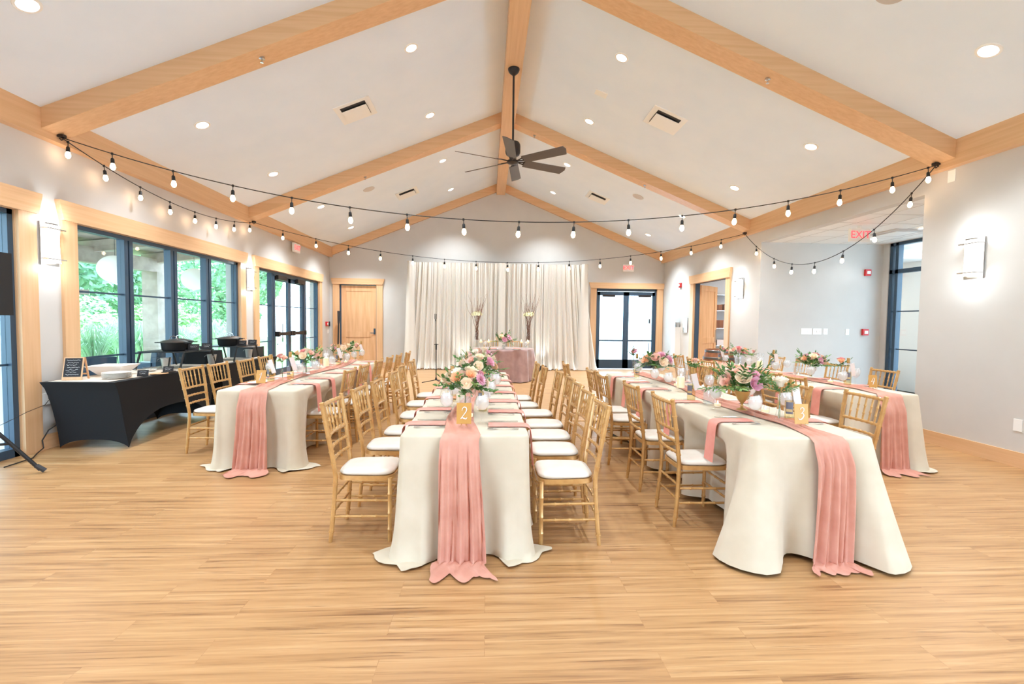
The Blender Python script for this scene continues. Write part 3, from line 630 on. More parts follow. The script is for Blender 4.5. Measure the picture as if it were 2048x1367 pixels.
fork_m = MB().grid([[(-.10+.20*i/12, w_*(.010 if i < 3 else .004 if i < 9 else .011), .004+.006*sin(PI*i/12)) for w_ in (-1,1)] for i in range(11)])
for k in range(4): fork_m.box(.066,.10,-.011+k*.0066,-.0085+k*.0066,.004,.007)
fork_m = fork_m.mesh('fork','steel'); knife_m = MB().grid([[(-.11+.22*i/12,w_*(.007 if i < 6 else .010*(1-max(0,i-10)/2.4)),.005) for w_ in (-1,1)] for i in range(13)]).mesh('knife','steel')
fork_b = (fork_m, knife_m)
def napkin_mesh(sgn, edge_dx, inner, hang, seed):
    # local x: 0 at the table edge, inwards is negative; hangs down outside the edge
    rnd = random.Random(seed); hw = .062; path = [(-inner+inner*i/8, .004) for i in range(8)]+[(.0,.003),(.022,-.004),(.032,-.025)]
    path += [(.034+.02*q/8,-.025-(hang-.025)*q/8) for q in range(1,9)]
    up_ = []; 
    for (x,z) in path:
        sk = .012*max(0,-z)/.3*rnd.uniform(.6,1.2)
        up_.append([(x*sgn, v*hw+sk*v*2+.03*max(0,-z)*rnd.uniform(-.3,.3), z+.006*(1 if abs(v) < .9 else .3)) if z > 0 else ((x+.006*(1 if abs(v) < .9 else .3))*sgn, v*hw*(1+.25*max(0,-z)), z) for v in (-1,-.95,-.5,0,.5,.95,1)])
    return MB().grid(up_).mesh('napkin','napkin_pink',80)

# ------------------------------------------------------------ glassware and flowers (prototypes copied around)
def proto_goblet():
    t = thing('water_goblet','x','glass')
    MB().lathe([(0,.003),(.036,.003),(.036,.006),(.012,.012),(.006,.02),(.007,.04),(.011,.052),(.006,.066),(.016,.078),(.034,.095),(.043,.12),(.044,.145),(.039,.17),(.036,.185),(.034,.185),(.037,.17),(.042,.145),(.041,.12),(.032,.098),(.014,.082),(0,.079)],n=20).obj('bowl','glass',t,60)
    m = MB().lathe([(0,.083),(.02,.088),(.036,.108),(.0395,.13),(.038,.15),(0,.152)],n=14)
    m.obj('ice_water','ice',t); i = MB(); r = random.Random(1)
    for k in range(6):
        a = k*1.1; i.box(.016*cos(a)-.012,.016*cos(a)+.012,.016*sin(a)-.012,.016*sin(a)+.012,.135+.004*k,.158+.003*k)
    i.obj('ice_cubes','ice',t,0); return t
def proto_bottle(tagged=True):
    t = thing('wine_bottle','x','bottle')
    MB().lathe([(0,.002),(.034,.002),(.037,.008),(.037,.19),(.034,.21),(.018,.235),(.014,.25),(.013,.30)],n=20).obj('bottle_body','glass',t,60)
    MB().lathe([(0,.006),(.033,.006),(.034,.012),(.034,.15),(0,.152)],n=16).obj('wine','wine',t)
    MB().lathe([(.0145,.245),(.0155,.25),(.0155,.305),(.0,.306)],n=14).obj('foil_capsule','gold_foil',t)
    m = MB().grid([[(.0378*cos(a),.0378*sin(a),z) for a in [PI*1.12+PI*.40*k/10 for k in range(11)]] for z in (.06,.145)])
    m.obj('paper_label','label_dark',t)
    MB().grid([[(.0383*cos(a),.0383*sin(a),z) for a in [PI*1.15+PI*.34*k/8 for k in range(9)]] for z in (.075,.095)]).obj('label_band','label_gold',t)
    if tagged:
        MB().box(-.024,.024,-.003,.0,-.15,0).obj('paper_tag','paper',t,0).matrix_local = Matrix.Translation((.012,-.04,.25)) @ Matrix.Rotation(math.radians(-14),4,'Y') @ Matrix.Rotation(math.radians(8),4,'X')
        MB().tube([(-.014,-.01,.256),(.0,-.02,.255),(.012,-.04,.25)],.001,5).obj('string','twig',t)
    return t
def proto_carafe():
    t = thing('water_carafe','x','carafe')
    MB().lathe([(0,.003),(.045,.003),(.052,.02),(.054,.08),(.046,.14),(.028,.19),(.025,.22),(.032,.25),(.035,.255),(.033,.255),(.023,.222),(.026,.19),(.044,.14),(.052,.08),(0,.006)],n=22).obj('glass_body','glass',t,60)
    MB().lathe([(0,.008),(.05,.02),(.051,.08),(.044,.135),(0,.136)],n=16).obj('water','water',t); return t
def proto_votive():
    t = thing('votive_candle','x','candle')
    MB().lathe([(0,.002),(.026,.002),(.03,.01),(.033,.055),(.031,.055),(.028,.012),(0,.01)],n=16).obj('holder','glass',t)
    MB().lathe([(0,.01),(.026,.012),(.027,.03),(0,.031)],n=14).obj('wax','wax',t); MB().lathe([(0,.03),(.0045,.038),(.003,.048),(0,.056)],n=8).obj('flame','flame',t); return t
def proto_hurricane():
    t = thing('hurricane_candle','x','candle')
    MB().lathe([(0,.003),(.05,.003),(.054,.01),(.054,.24),(.052,.24),(.051,.012),(0,.01)],n=22).obj('glass_cylinder','glass',t,60)
    MB().lathe([(0,.011),(.038,.011),(.038,.12),(.03,.125),(0,.12)],n=18).obj('pillar','wax',t); MB().lathe([(0,.12),(.006,.132),(.004,.146),(0,.158)],n=8).obj('flame','flame',t); return t
def rose_mesh(m, R=.04, seed=0, layers=4):
    rnd = random.Random(seed); mb = MB()
    for L in range(layers):
        q = (L+.6)/layers; np_ = 3+L
        for k in range(np_):
            a = 2*PI*(k+.5*(L%2)+rnd.uniform(-.1,.1))/np_; rad = R*(.15+.62*q); w_ = rad*2.3+.004; h_ = R*(.95-.35*q); G = []
            for i in range(5):
                v = i/4; row = []
                for j in range(5):
                    u = (j/4-.5); rr = rad*(.45+.62*v)+ (R*.3*q*max(0,v-.55)/.45) - abs(u)*.25*rad; th = a+u*w_/(rad+.001)*(1-.25*v*v)*.62
                    row.append((rr*cos(th),rr*sin(th),-R*.55*(1-v)*(1)+h_*v*(1-.22*(2*u)**2)-R*.15*q*v*v))
                G.append(row)
            mb.grid(G)
    mb.lathe([(0,-R*.5),(R*.3,-R*.42),(R*.42,-R*.1),(R*.2,R*.45),(0,R*.55)],n=8)
    return mb.mesh('rose',m,180)
ROSE = {m: rose_mesh(m,.038,i) for i,m in enumerate(('rose_cream','rose_blush','rose_pink','rose_mauve','rose_white','rose_peach'))}
DAHL = {}
def dahlia(m):
    mb = MB(); R = .045
    for L in range(5):
        n_ = 7+2*L; el = math.radians(80-19*L); rr = R*(.5+.13*L)
        for k in range(n_):
            a = 2*PI*(k+.5*(L%2))/n_; d = Vector((cos(a)*cos(el),sin(a)*cos(el),sin(el))); s_ = Vector((-sin(a),cos(a),0)); w_ = .008
            mb.add([d*.006,d*rr*.6+s_*w_,d*rr,d*rr*.6-s_*w_],[(0,1,2,3)])
    return mb.mesh('dahlia',m,180)
DAHL['p'] = dahlia('rose_mauve'); HYD = dahlia('hydrangea')
def leaf_pts(L=.05, w=.02): return [[(L*i/4, s_*w*sin(PI*(i/4)**.8)*.5 if 0 < i < 4 else 0, .006*sin(PI*i/4)-.004*abs(s_)+.0) for s_ in (-1,0,1)] for i in range(5)]
def sprig_mesh(m, n=9, L=.13, leafL=.045, w=.024, seed=0, droop=.3):
    rnd = random.Random(seed); mb = MB(); stem = [Vector((L*q,0.012*sin(q*3+seed),L*.25*q-droop*L*q*q)) for q in [i/8 for i in range(9)]]
    mb.tube(stem,.0016,5)
    for k in range(n):
        q = .15+.85*k/(n-1); p = stem[min(8,int(q*8))]; side = 1 if k%2 else -1
        Rm = Matrix.Rotation(side*math.radians(rnd.uniform(35,65)) if k < n-1 else 0,3,'Z') @ Matrix.Rotation(rnd.uniform(-.5,.5),3,'X') @ Matrix.Rotation(rnd.uniform(-.4,.3),3,'Y'); s_ = rnd.uniform(.75,1.15)
        mb.grid([[p+Rm @ (Vector(v)*s_) for v in row] for row in leaf_pts(leafL,w)])
    return mb.mesh('leaf_sprig',m,180)
SPR = [sprig_mesh('leaf',9,.14,.042,.028,1), sprig_mesh('leaf_light',11,.13,.034,.018,2), sprig_mesh('leaf_dusty',13,.12,.028,.022,3), sprig_mesh('leaf',15,.15,.036,.013,4,.1)]
def orient(o, d, c, roll=0):
    q = Vector(d).normalized().to_track_quat('Z','Y').to_matrix().to_4x4(); o.matrix_local = Matrix.Translation(c) @ q @ Matrix.Rotation(roll,4,'Z')
def orientx(o, d, c, roll=0, s=1):
    q = Vector(d).normalized().to_track_quat('X','Z').to_matrix().to_4x4(); o.matrix_local = Matrix.Translation(c) @ q @ Matrix.Rotation(roll,4,'X') @ Matrix.Scale(s,4)
def vase(t, kind):
    if kind == 'bud':
        MB().lathe([(0,.003),(.028,.003),(.032,.012),(.026,.04),(.015,.09),(.014,.15),(.021,.185),(.019,.185),(.012,.15),(.013,.09),(.024,.04),(0,.008)],n=16).obj('vase','glass',t,60); return .185
    if kind == 'cyl':
        MB().lathe([(0,.003),(.045,.003),(.045,.15),(.043,.15),(.043,.008),(0,.008)],n=20).obj('vase','glass',t,60); MB().lathe([(0,.009),(.042,.01),(.042,.1),(0,.1)],n=16).obj('water','water',t); return .14
    MB().lathe([(0,.003),(.04,.003),(.038,.008),(.012,.02),(.009,.05),(.016,.06),(.035,.085),(.05,.12),(.058,.15),(.055,.15),(.046,.12),(.03,.09),(0,.07)],n=22).obj('vase','glass' if kind == 'comp_glass' else 'gold_foil',t,60); return .14
def arrangement(loc, label, kind, roses, nsp, seed, scale=1.0, spread=.11, dahl=0, sprig_kinds=(0,1,2,3), grp='flower arrangements', rot=0, hstem=0):
    rnd = random.Random(seed); t = thing('flower_arrangement',label,'flowers',loc,rot,grp); h = vase(t,kind); st = MB()
    small = kind == 'bud'; big = 0 if small or scale > 1.5 else (1 if loc[0] > 3 or loc[0] < -1.5 else 2)
    if big: spread *= (1,1.12,1.42)[big]; scale *= (1,1.08,1.2)[big]; nsp = int(nsp*(1.3 if big == 1 else 1.6)); roses = list(roses)+(roses[1:5] if big == 2 else [])
    c0 = Vector((0,0,h+(.035 if small else .05)+hstem)); n_ = len(roses); 
    for k,m in enumerate(roses):
        if small: d = Vector((rnd.uniform(-.5,.5),rnd.uniform(-.5,.3),1)); c = c0+Vector((d.x*.06,d.y*.06,rnd.uniform(0,.04)+k*.012))
        else:
            ph = k*2.399; el = math.asin(min(.98,.12+.86*(k+.5)/n_)); d = Vector((cos(ph)*cos(el),sin(ph)*cos(el),sin(el)*1.0)); c = c0+Vector((d.x*spread,d.y*spread,d.z*spread*.72))
        me = (DAHL['p'] if m == 'dahlia' else ROSE[m]); o = put('dahlia' if m == 'dahlia' else 'rose', me, t); orient(o,d,c,rnd.uniform(0,6)); s_ = scale*rnd.uniform(.82,1.15)*(1.25 if m == 'dahlia' else 1)*(.72 if small else 1); o.scale = (s_,s_,s_)
        st.tube([(rnd.uniform(-.006,.006),rnd.uniform(-.006,.006),.02),(0,0,h*.9),tuple(c-d*.02)],.0022,5)
    for k in range(nsp):
        a = k*2*PI/nsp+rnd.uniform(-.3,.3); e = rnd.uniform(-.3,1.5) if not small else rnd.uniform(.1,1.3); d = Vector((cos(a),sin(a),e)); kk = sprig_kinds[k%len(sprig_kinds)]
        o = put('leaf_sprig',SPR[kk],t); orientx(o,d,c0+Vector((cos(a)*spread*.35,sin(a)*spread*.35,-.02)) if not small else c0-Vector((0,0,.03)),rnd.uniform(-.4,.4),rnd.uniform(.75,1.15)*(scale if not small else .8))
    st.obj('stems','stem',t); return t
GOB = BOT = CAR = VOT = HUR = None
protos = {}
def place(kind, loc, label, group, rz=0, sc=None):
    if kind not in protos:
        o = {'g':proto_goblet,'b':proto_bottle,'bn':lambda: proto_bottle(False),'c':proto_carafe,'v':proto_votive,'h':proto_hurricane}[kind]()
        protos[kind] = o; o.location = loc; o.rotation_euler = (0,0,rz); o['label'] = label; o['group'] = group
        if sc: o.scale = (sc,sc,sc)
        return o
    return copy_tree(protos[kind],loc,rz,label,group,sc or 1.0)
DIG = {'1':[([(-.012,.012),(.0,.022),(.006,.028)],.0012),([(.008,.030),(.002,.010),(-.006,-.014),(-.012,-.028)],.0034),([(-.018,-.029),(-.004,-.028)],.0012)],
 '2':[([(-.010,.012),(-.008,.022),(.000,.029),(.010,.027),(.014,.018),(.011,.008),(.002,-.004),(-.008,-.016),(-.017,-.026)],.0030),([(-.017,-.026),(-.008,-.021),(.002,-.025),(.010,-.027),(.016,-.020)],.0034)],
 '3':[([(-.008,.018),(-.004,.027),(.006,.030),(.013,.025),(.012,.014),(.004,.005),(-.003,.002)],.0028),([(-.003,.002),(.008,.001),(.012,-.008),(.006,-.020),(-.004,-.028),(-.014,-.028),(-.018,-.021)],.0034)],
 '4':[([(.004,.028),(-.008,.006),(-.016,-.006),(-.004,-.006),(.014,-.004)],.0024),([(.016,.026),(.008,.002),(.0,-.018),(-.004,-.028)],.0034)]}
def card(n, loc, rz=0):
    t = thing('table_number_card',{'1':'gold card with a white numeral one on the leftmost table','2':'gold card with a white numeral two on the middle table','3':'gold card with a white numeral three on the inner right table','4':'gold card with a white numeral four on the outermost right table'}[n],'table number',loc,rz,'table number cards')
    c = MB().box(-.047,.047,-.0015,.0015,.012,.145).obj('card','gold_card',t,0); c.rotation_euler = (math.radians(-6),0,0)
    nb = MB()
    for pts,w_ in DIG[n]:
        pp = [Vector((x*1.25,-.004,.08+z*1.35)) for x,z in pts]; q = []
        for i in range(len(pp)-1):
            for j in range(4): q.append(pp[i].lerp(pp[i+1],j/4))
        q.append(pp[-1]); nb.tube(q,[w_*(.45+.65*sin(PI*(i+.5)/len(q))) for i in range(len(q))],6)
    nb.obj('numeral','chalk',t).rotation_euler = (math.radians(-6),0,0)
    MB().tube([(-.022,-.03,.004),(-.02,-.012,.006),(-.012,.004,.012),(0,.01,.03),(.012,.004,.012),(.02,-.012,.006),(.022,-.03,.004)],.0018,6).tube([(-.015,-.014,.02),(-.012,-.012,.004)],.0018,6).tube([(.015,-.014,.02),(.012,-.012,.004)],.0018,6).obj('card_stand','gold_foil',t)

TABLES = {
 '1': dict(x0=-2.60,x1=-1.84,y0=4.55,y1=8.0,pool=.10,flare=.02,seed=3),
 '2': dict(x0=-.52,x1=.257,y0=2.79,y1=6.33,pool=.09,flare=.025,seed=8),
 '3': dict(x0=1.65,x1=2.41,y0=2.72,y1=6.30,pool=0,flare=.21,seed=5),
 '4': dict(x0=3.66,x1=4.42,y0=4.46,y1=8.2,pool=.06,flare=.07,seed=11)}
SEATS = {  # (top-of-back x, y)
 ('1','L'): [(-3.26,5.25),(-3.25,5.73),(-3.21,6.28),(-3.24,6.90)],
 ('1','R'): [(-1.50,5.14),(-1.495,5.72),(-1.475,6.38),(-1.45,6.97),(-1.41,7.47),(-1.36,8.02)],
 ('2','L'): [(-1.06,3.20),(-1.035,3.78),(-1.004,4.25),(-.996,4.95),(-1.045,5.62),(-1.02,6.27)],
 ('2','R'): [(.79,3.11),(.80,3.62),(.82,4.07),(.83,4.52),(.80,5.05),(.70,5.55),(.665,6.06)],
 ('3','L'): [(1.31,3.37),(1.285,4.05),(1.21,4.80),(1.195,5.26),(1.045,6.12)],
 ('3','R'): [(3.03,3.52),(2.86,4.10),(2.88,5.42),(2.86,5.94)],
 ('4','L'): [(3.26,4.74),(3.28,5.19),(3.28,5.89),(3.29,6.72),(3.27,7.18),(3.34,7.90)],
 ('4','R'): [(4.99,5.52),(4.99,6.30),(4.99,6.97),(4.99,7.67)]}
NAPS = {('1','L'):[5.0,5.5,6.05,6.65,7.2,7.7],('1','R'):[5.02,5.5,6.06,6.62,7.2,7.74],('2','L'):[3.10,3.60,4.15,4.78,5.38,5.95],('2','R'):[3.05,3.52,3.98,4.47,4.94,5.4,5.98],
 ('3','L'):[3.2,3.98,4.75,5.3,5.85],('3','R'):[3.2,3.95,4.7,5.35],('4','L'):[4.86,5.5,6.1,6.7,7.25,7.7],('4','R'):[5.1,5.75,6.4,7.0,7.55]}
LBL = {'1':'the leftmost table','2':'the middle table','3':'the inner right table','4':'the outermost right table'}
for n_,T_ in TABLES.items():
    intr = []
    for sd,sg in (('L',-1),('R',1)):
        for k,(xt,y) in enumerate(SEATS[(n_,sd)]):
            ox = xt+.265 if sd == 'L' else xt-.265; front = ox+.19 if sd == 'L' else ox-.19
            pen = (front-T_['x0']) if sd == 'L' else (T_['x1']-front)
            if pen > -.05: intr.append((sg,y,pen+.05))
            chair(ox,y,0 if sd == 'L' else PI,'gold chiavari chair, %s from the front, %s side of %s' % (ORD[k],'left' if sd == 'L' else 'right',LBL[n_]),'chiavari chairs at the long tables')
    cloth('tablecloth',T_['x0'],T_['x1'],T_['y0'],T_['y1'],T_['seed'],intr,T_['pool'],T_['flare'],'ivory floor-length cloth over '+LBL[n_],.012 if T_['pool'] else .02)
    table(T_['x0'],T_['x1'],T_['y0'],T_['y1'],'folding banquet table hidden under the cloth of '+LBL[n_])
    for sd,sg in (('L',-1),('R',1)):
        me = napkin_mesh(sg,0,.245,.285,hash(n_+sd)%97 if False else ord(n_)*3+ord(sd)); edge = T_['x0'] if sd == 'L' else T_['x1']
        for k,y in enumerate(NAPS[(n_,sd)]):
            w = '%s side of %s, %s from the front' % ('left' if sd == 'L' else 'right',LBL[n_],ORD[k])
            tag(put('napkin',me,None,(edge,y,TOP+.006)),'pink napkin folded over the '+w,'napkin','pink napkins at the place settings')
            fx = edge-sg*.15
            tag(put('fork',fork_m,None,(fx,y-sg*.115*(-1 if sd == 'L' else 1)*1.0,TOP+.006),(0,0,0 if sd == 'L' else PI)),'steel fork at the '+w,'fork','forks at the place settings')
            tag(put('knife',knife_m,None,(fx,y+sg*.115*(-1 if sd == 'L' else 1),TOP+.006),(0,0,0 if sd == 'L' else PI)),'steel knife at the '+w,'knife','knives at the place settings')
runner(-2.60,-1.84,4.55,8.0,.20,2,'blush chiffon runner spilling to the floor at the front of the leftmost table',-.02,.14,.30)
runner(-.52,.257,2.79,6.33,.19,5,'blush chiffon runner falling to the floor at the front of the middle table',-.02,.13,.27)
runner(1.65,2.41,2.72,6.30,.20,9,'blush chiffon runner falling to the floor at the front of the inner right table',.07,.08,.25)
runner(3.66,4.42,4.46,8.2,.20,12,'blush chiffon runner reaching the floor at the front of the outermost right table',.05,.14,.30)
ZT = TOP+.034
CENT = {
 '1': dict(card=(-2.30,4.80), g=[(-2.46,5.35),(-2.10,5.28),(-2.04,5.60),(-2.42,6.55),(-2.10,6.36),(-2.40,7.0),(-2.08,6.95),(-2.12,7.45),(-2.38,7.6),(-2.1,7.85)],
   b=[(-2.345,5.12),(-2.15,5.15),(-2.17,6.85),(-2.14,7.95)], c=[], v=[(-2.27,5.45),(-2.28,6.35),(-2.16,7.15)], h=[(-2.27,6.62)]),
 '2': dict(card=(-.145,2.93), g=[(-.28,3.22),(-.03,3.10),(-.27,3.75),(.03,3.8),(-.25,4.4),(.09,4.38),(-.28,4.95),(.08,5.05),(-.27,5.98),(.08,6.02)],
   b=[(-.30,3.98),(-.03,3.55),(.0,4.85),(-.24,5.35)], c=[], v=[(-.12,3.15),(-.2,4.3)], h=[(-.12,5.15)]),
 '3': dict(card=(2.09,2.93), g=[(1.88,3.12),(2.22,3.30),(1.85,3.62),(2.24,3.80),(1.85,4.6),(2.18,4.4),(1.84,4.95),(2.2,5.1),(1.88,5.65),(2.2,5.7)],
   b=[(2.17,3.17),(1.83,4.02),(1.90,5.75)], c=[(1.90,3.82),(2.17,4.88)], v=[(2.08,3.32),(1.92,3.72),(2.0,4.75)], h=[(1.98,4.60)]),
 '4': dict(card=(4.13,4.70), g=[(3.88,4.82),(4.3,5.15),(3.9,5.35),(4.22,5.75),(3.88,6.0),(4.24,6.3),(3.88,6.65),(4.25,6.95),(3.88,7.3),(4.24,7.6)],
   b=[(4.02,4.92),(4.12,6.42),(4.02,7.75)], c=[(4.2,6.02)], v=[(3.96,5.10),(4.15,5.92),(4.0,7.1)], h=[(4.10,6.72)])}
for n_,C_ in CENT.items():
    card(n_,(C_['card'][0],C_['card'][1],TOP+.03))
    NM = {'g':('iced goblet','water goblets on the long tables'),'b':('gold-necked bottle with paper tag','tagged wine bottles on the long tables'),'c':('clear water carafe','water carafes'),'v':('small lit votive candle','votive candles'),'h':('pillar candle in a glass cylinder','pillar candles in glass cylinders')}
    for kd in 'gbcvh':
        for k,(x,y) in enumerate(C_[kd]):
            kind = kd; lab = '%s on %s, %s from the front' % (NM[kd][0],LBL[n_],'the only one' if len(C_[kd]) == 1 else (ORD[k] if k < 9 else 'last')) if len(C_[kd]) > 1 else '%s on %s' % (NM[kd][0],LBL[n_])
            place(kind,(x,y,ZT if abs(x-(TABLES[n_]['x0']+TABLES[n_]['x1'])/2) < .1 else TOP+.006),lab,NM[kd][1],rz=random.uniform(-.4,.4) if kd == 'b' else 0,sc=1.12 if kd == 'g' else None)
A_ = arrangement
A_((-2.25,5.18,ZT),'single pink garden rose in a bud vase behind the gold card of the leftmost table','bud',['rose_pink','rose_blush'],3,1,1.5,rot=.3)
A_((-2.20,5.72,ZT),'blush, pink and green bouquet on the left table behind the first bottles','cyl',['rose_blush','rose_pink','rose_cream','rose_mauve','rose_peach','rose_blush','rose_cream','rose_pink'],12,2,1.1,.11,sprig_kinds=(0,1,0,2))
A_((-2.20,6.10,ZT),'bud vase of small peach spray roses on the left table','bud',['rose_peach','rose_blush','rose_peach'],4,3,1.0)
A_((-2.26,6.90,ZT),'bud vase with a white rose and mauve bloom on the left table','bud',['rose_white','rose_mauve','rose_blush'],4,4,1.2)
A_((-2.20,7.28,ZT),'cream and blush bouquet near the far end of the left table','cyl',['rose_cream','rose_blush','rose_cream','rose_white','rose_blush','rose_cream','rose_peach'],7,5,1.15,.11)
A_((-2.14,7.60,ZT),'bud vase with pink roses at the far end of the left table','bud',['rose_pink','rose_blush','rose_pink'],3,6,1.3)
A_((-.16,3.42,ZT),'cream bouquet with one mauve dahlia behind the gold card of the middle table','cyl',['rose_cream','rose_peach','rose_cream','rose_white','rose_cream','dahlia','rose_blush','rose_peach','dahlia','rose_cream'],14,7,1.0,.105,sprig_kinds=(0,0,2,1))
A_((-.10,3.98,ZT),'bud vase of blush roses behind the cream bouquet on the middle table','bud',['rose_blush','rose_peach'],4,8,1.2)
A_((-.10,4.62,ZT),'blush bouquet with tall greenery halfway down the middle table','cyl',['rose_peach','rose_blush','rose_cream','rose_blush','rose_cream','rose_mauve','rose_white'],16,9,1.1,.12,sprig_kinds=(3,0,1,2))
A_((-.10,5.70,ZT),'leafy bouquet with cream roses at the far end of the middle table','cyl',['rose_cream','rose_mauve','rose_blush','rose_white','rose_cream'],14,10,1.0,.12,sprig_kinds=(3,1,3,2))
A_((2.02,3.06,ZT),'large white rose with dark greens in a bud vase on the inner right table','bud',['rose_white','rose_white'],5,11,1.9,sprig_kinds=(3,0,3),hstem=.01)
A_((1.98,3.46,ZT),'white rose and fern bouquet in a footed gold compote on the inner right table','comp',['rose_blush','rose_cream','rose_mauve','rose_white','rose_blush','rose_white','dahlia','rose_cream','rose_white'],18,12,1.15,.105,sprig_kinds=(3,0,3,1))
A_((2.07,3.97,ZT),'peach spray roses in a slim bud vase on the inner right table','bud',['rose_peach','rose_blush','rose_peach','rose_cream'],5,13,1.3,sprig_kinds=(1,2))
A_((2.04,4.45,ZT),'bud vase with tall dark leaves and peach blooms on the inner right table','bud',['rose_peach','rose_blush'],7,14,1.2,sprig_kinds=(0,3),hstem=.04)
A_((1.99,5.30,ZT),'pink dahlia and cream bouquet at the far part of the inner right table','comp_glass',['rose_cream','rose_blush','rose_cream','dahlia','rose_peach','dahlia','rose_cream','rose_blush'],14,15,1.1,.11,sprig_kinds=(2,0,2,3))
A_((1.90,5.90,ZT),'bud vase of pink carnations at the far end of the inner right table','bud',['rose_pink','rose_mauve','rose_pink'],4,16,1.3,hstem=.05)
A_((4.16,5.20,ZT),'pink rose in a bud vase behind the gold card of the outermost right table','bud',['rose_pink','rose_peach','rose_pink'],5,17,1.5,sprig_kinds=(0,2))
A_((4.10,5.60,ZT),'peach, pink and leafy bouquet in a footed glass on the outermost right table','comp_glass',['rose_blush','rose_peach','rose_mauve','rose_pink','rose_peach','rose_blush','rose_mauve','rose_cream','rose_pink'],16,18,1.15,.12,sprig_kinds=(0,0,1,3))
A_((4.18,6.50,ZT),'wispy greenery and small peach buds in a bud vase on the outermost right table','bud',['rose_peach','rose_cream'],7,19,.9,sprig_kinds=(2,3))
A_((4.05,6.85,ZT),'bud vase with one coral rose and ferns on the outermost right table','bud',['rose_pink'],7,20,1.2,sprig_kinds=(3,1))
A_((4.12,7.35,ZT),'pink and cream bouquet at the far part of the outermost right table','cyl',['rose_pink','rose_cream','rose_pink','dahlia','rose_blush','rose_peach','rose_cream','rose_pink'],9,21,1.1,.11)
A_((4.02,7.62,ZT),'bud vase with a pink rose at the far end of the outermost right table','bud',['rose_pink','rose_pink'],4,22,1.2)
for x,y,l in ((-2.42,4.98,'white bread plate beside the gold card of the leftmost table'),):
    t = thing('bread_plate',l,'plate',(x,y,TOP+.02)); MB().lathe([(0,0),(.05,0),(.09,.008),(.092,.011),(.05,.005),(0,.004)],n=28).obj('plate','porcelain',t); MB().box(-.07,.07,-.006,.006,.011,.014).obj('butter_knife','steel',t,0)

# ------------------------------------------------------------ buffet
def spandex(y0,y1,label):
    x0,x1 = -4.70,-3.95; m = MB(); per = []; N = 36
    def seg(a,b,la,lb):   # la/lb leg at each end
        for i in range(N): per.append((a,b,i/N))
    corners = [(x0,y0),(x1,y0),(x1,y1),(x0,y1)]; ZR = 10; vs = []; fs = []; cols = 0
    cen = ((x0+x1)/2,(y0+y1)/2)
    for e in range(4):
        A, B = corners[e], corners[(e+1)%4]; long_ = abs(A[1]-B[1]) > .9; H = .36 if long_ else .09
        for i in range(N):
            t_ = i/N; x = A[0]+(B[0]-A[0])*t_; y = A[1]+(B[1]-A[1])*t_; u = 2*t_-1
            zb = .01+H*max(0,(1-abs(u)**2.6))**.75 ; inn = .0
            for r in range(ZR+1):
                q = r/ZR; z = TOP-(TOP-zb)*q; k = 1-.16*(1-abs(u)**4)*0-.05*sin(PI*q)*(1-u*u)
                pull = .22*(q**1.4) if not long_ else .10*(q**1.4)
                yy = y; xx = x
                yy = cen[1]+(y-cen[1])*(1-.2/(abs(y1-y0)/2)*(q**.6)) if not long_ else cen[1]+(y-cen[1])*(1-.2/(abs(y1-y0)/2)*(q**.6))
                xx = cen[0]+(x-cen[0])*(1-.05*sin(PI*q*.8))
                vs.append((xx,yy,z))
            cols += 1
    for c in range(cols):
        c2 = (c+1)%cols
        for r in range(ZR): fs.append((c*(ZR+1)+r,c2*(ZR+1)+r,c2*(ZR+1)+r+1,c*(ZR+1)+r+1)[::-1])
    fs.append(tuple(c*(ZR+1) for c in range(cols)))
    t = thing('buffet_table',label,'table',(0,0,0),0,'black buffet tables'); m.add(vs,fs).obj('stretch_cover','spandex',t,60)
spandex(5.08,6.98,'buffet table under a black stretch cover, nearer one by the left windows'); spandex(7.0,8.9,'buffet table under a black stretch cover, farther one by the left windows')
tag(MB().box(-4.66,-4.05,5.13,8.6,TOP+.001,TOP+.004).obj('buffet_runner','cushion',None,0),'pale runner lying along the top of the black buffet','table runner')
BZ = TOP+.006
t = thing('chalkboard_sign','wooden A-frame chalkboard on the near end of the buffet','sign',(-4.52,5.30,BZ),math.radians(12))
bd = MB().box(-.09,.09,-.005,.005,.0,.25).obj('front_frame','door_wood',t,0); bd.location = (0,-.07,0); bd.rotation_euler = (math.radians(-14),0,0)
MB().box(-.078,.078,-.008,-.004,.035,.24).obj('board','chalkboard',bd,0)
def squiggle(m, x0,x1,z,y,amp,seed):
    r = random.Random(seed); n = int((x1-x0)/.006); m.tube([(x0+(x1-x0)*i/n,y,z+r.uniform(-amp,amp)) for i in range(n+1)],.0014,4)
m = MB(); [squiggle(m,-.06+.01*(k%2),.06-.012*(k%3),.215-k*.026,-.009,.006,k) for k in range(7)]; m.obj('chalk_writing','chalk',bd)
bk = MB().box(-.09,-.075,-.005,.005,0,.25).box(.075,.09,-.005,.005,0,.25).box(-.09,.09,-.005,.005,.235,.25).box(-.09,.09,-.005,.005,.05,.065).obj('rear_frame','door_wood',t,0); bk.location = (0,.07,0); bk.rotation_euler = (math.radians(14),0,0)
t = thing('serving_bowl','large square white serving bowl on the buffet','bowl',(-4.45,5.72,BZ),.15)
m = MB(); 
q = [(.09,0),(.19,.12),(.182,.12),(.085,.01)]
for i in range(3):
    a,b = q[i],q[i+1]; ra = [(-a[0],-a[0]),(a[0],-a[0]),(a[0],a[0]),(-a[0],a[0])]; rb = [(-b[0],-b[0]),(b[0],-b[0]),(b[0],b[0]),(-b[0],b[0])]
    m.add([(x,y,a[1]) for x,y in ra]+[(x,y,b[1]) for x,y in rb],[(k,(k+1)%4,(k+1)%4+4,k+4) for k in range(4)])
m.box(-.09,.09,-.09,.09,0,.01).obj('bowl','porcelain',t,0)
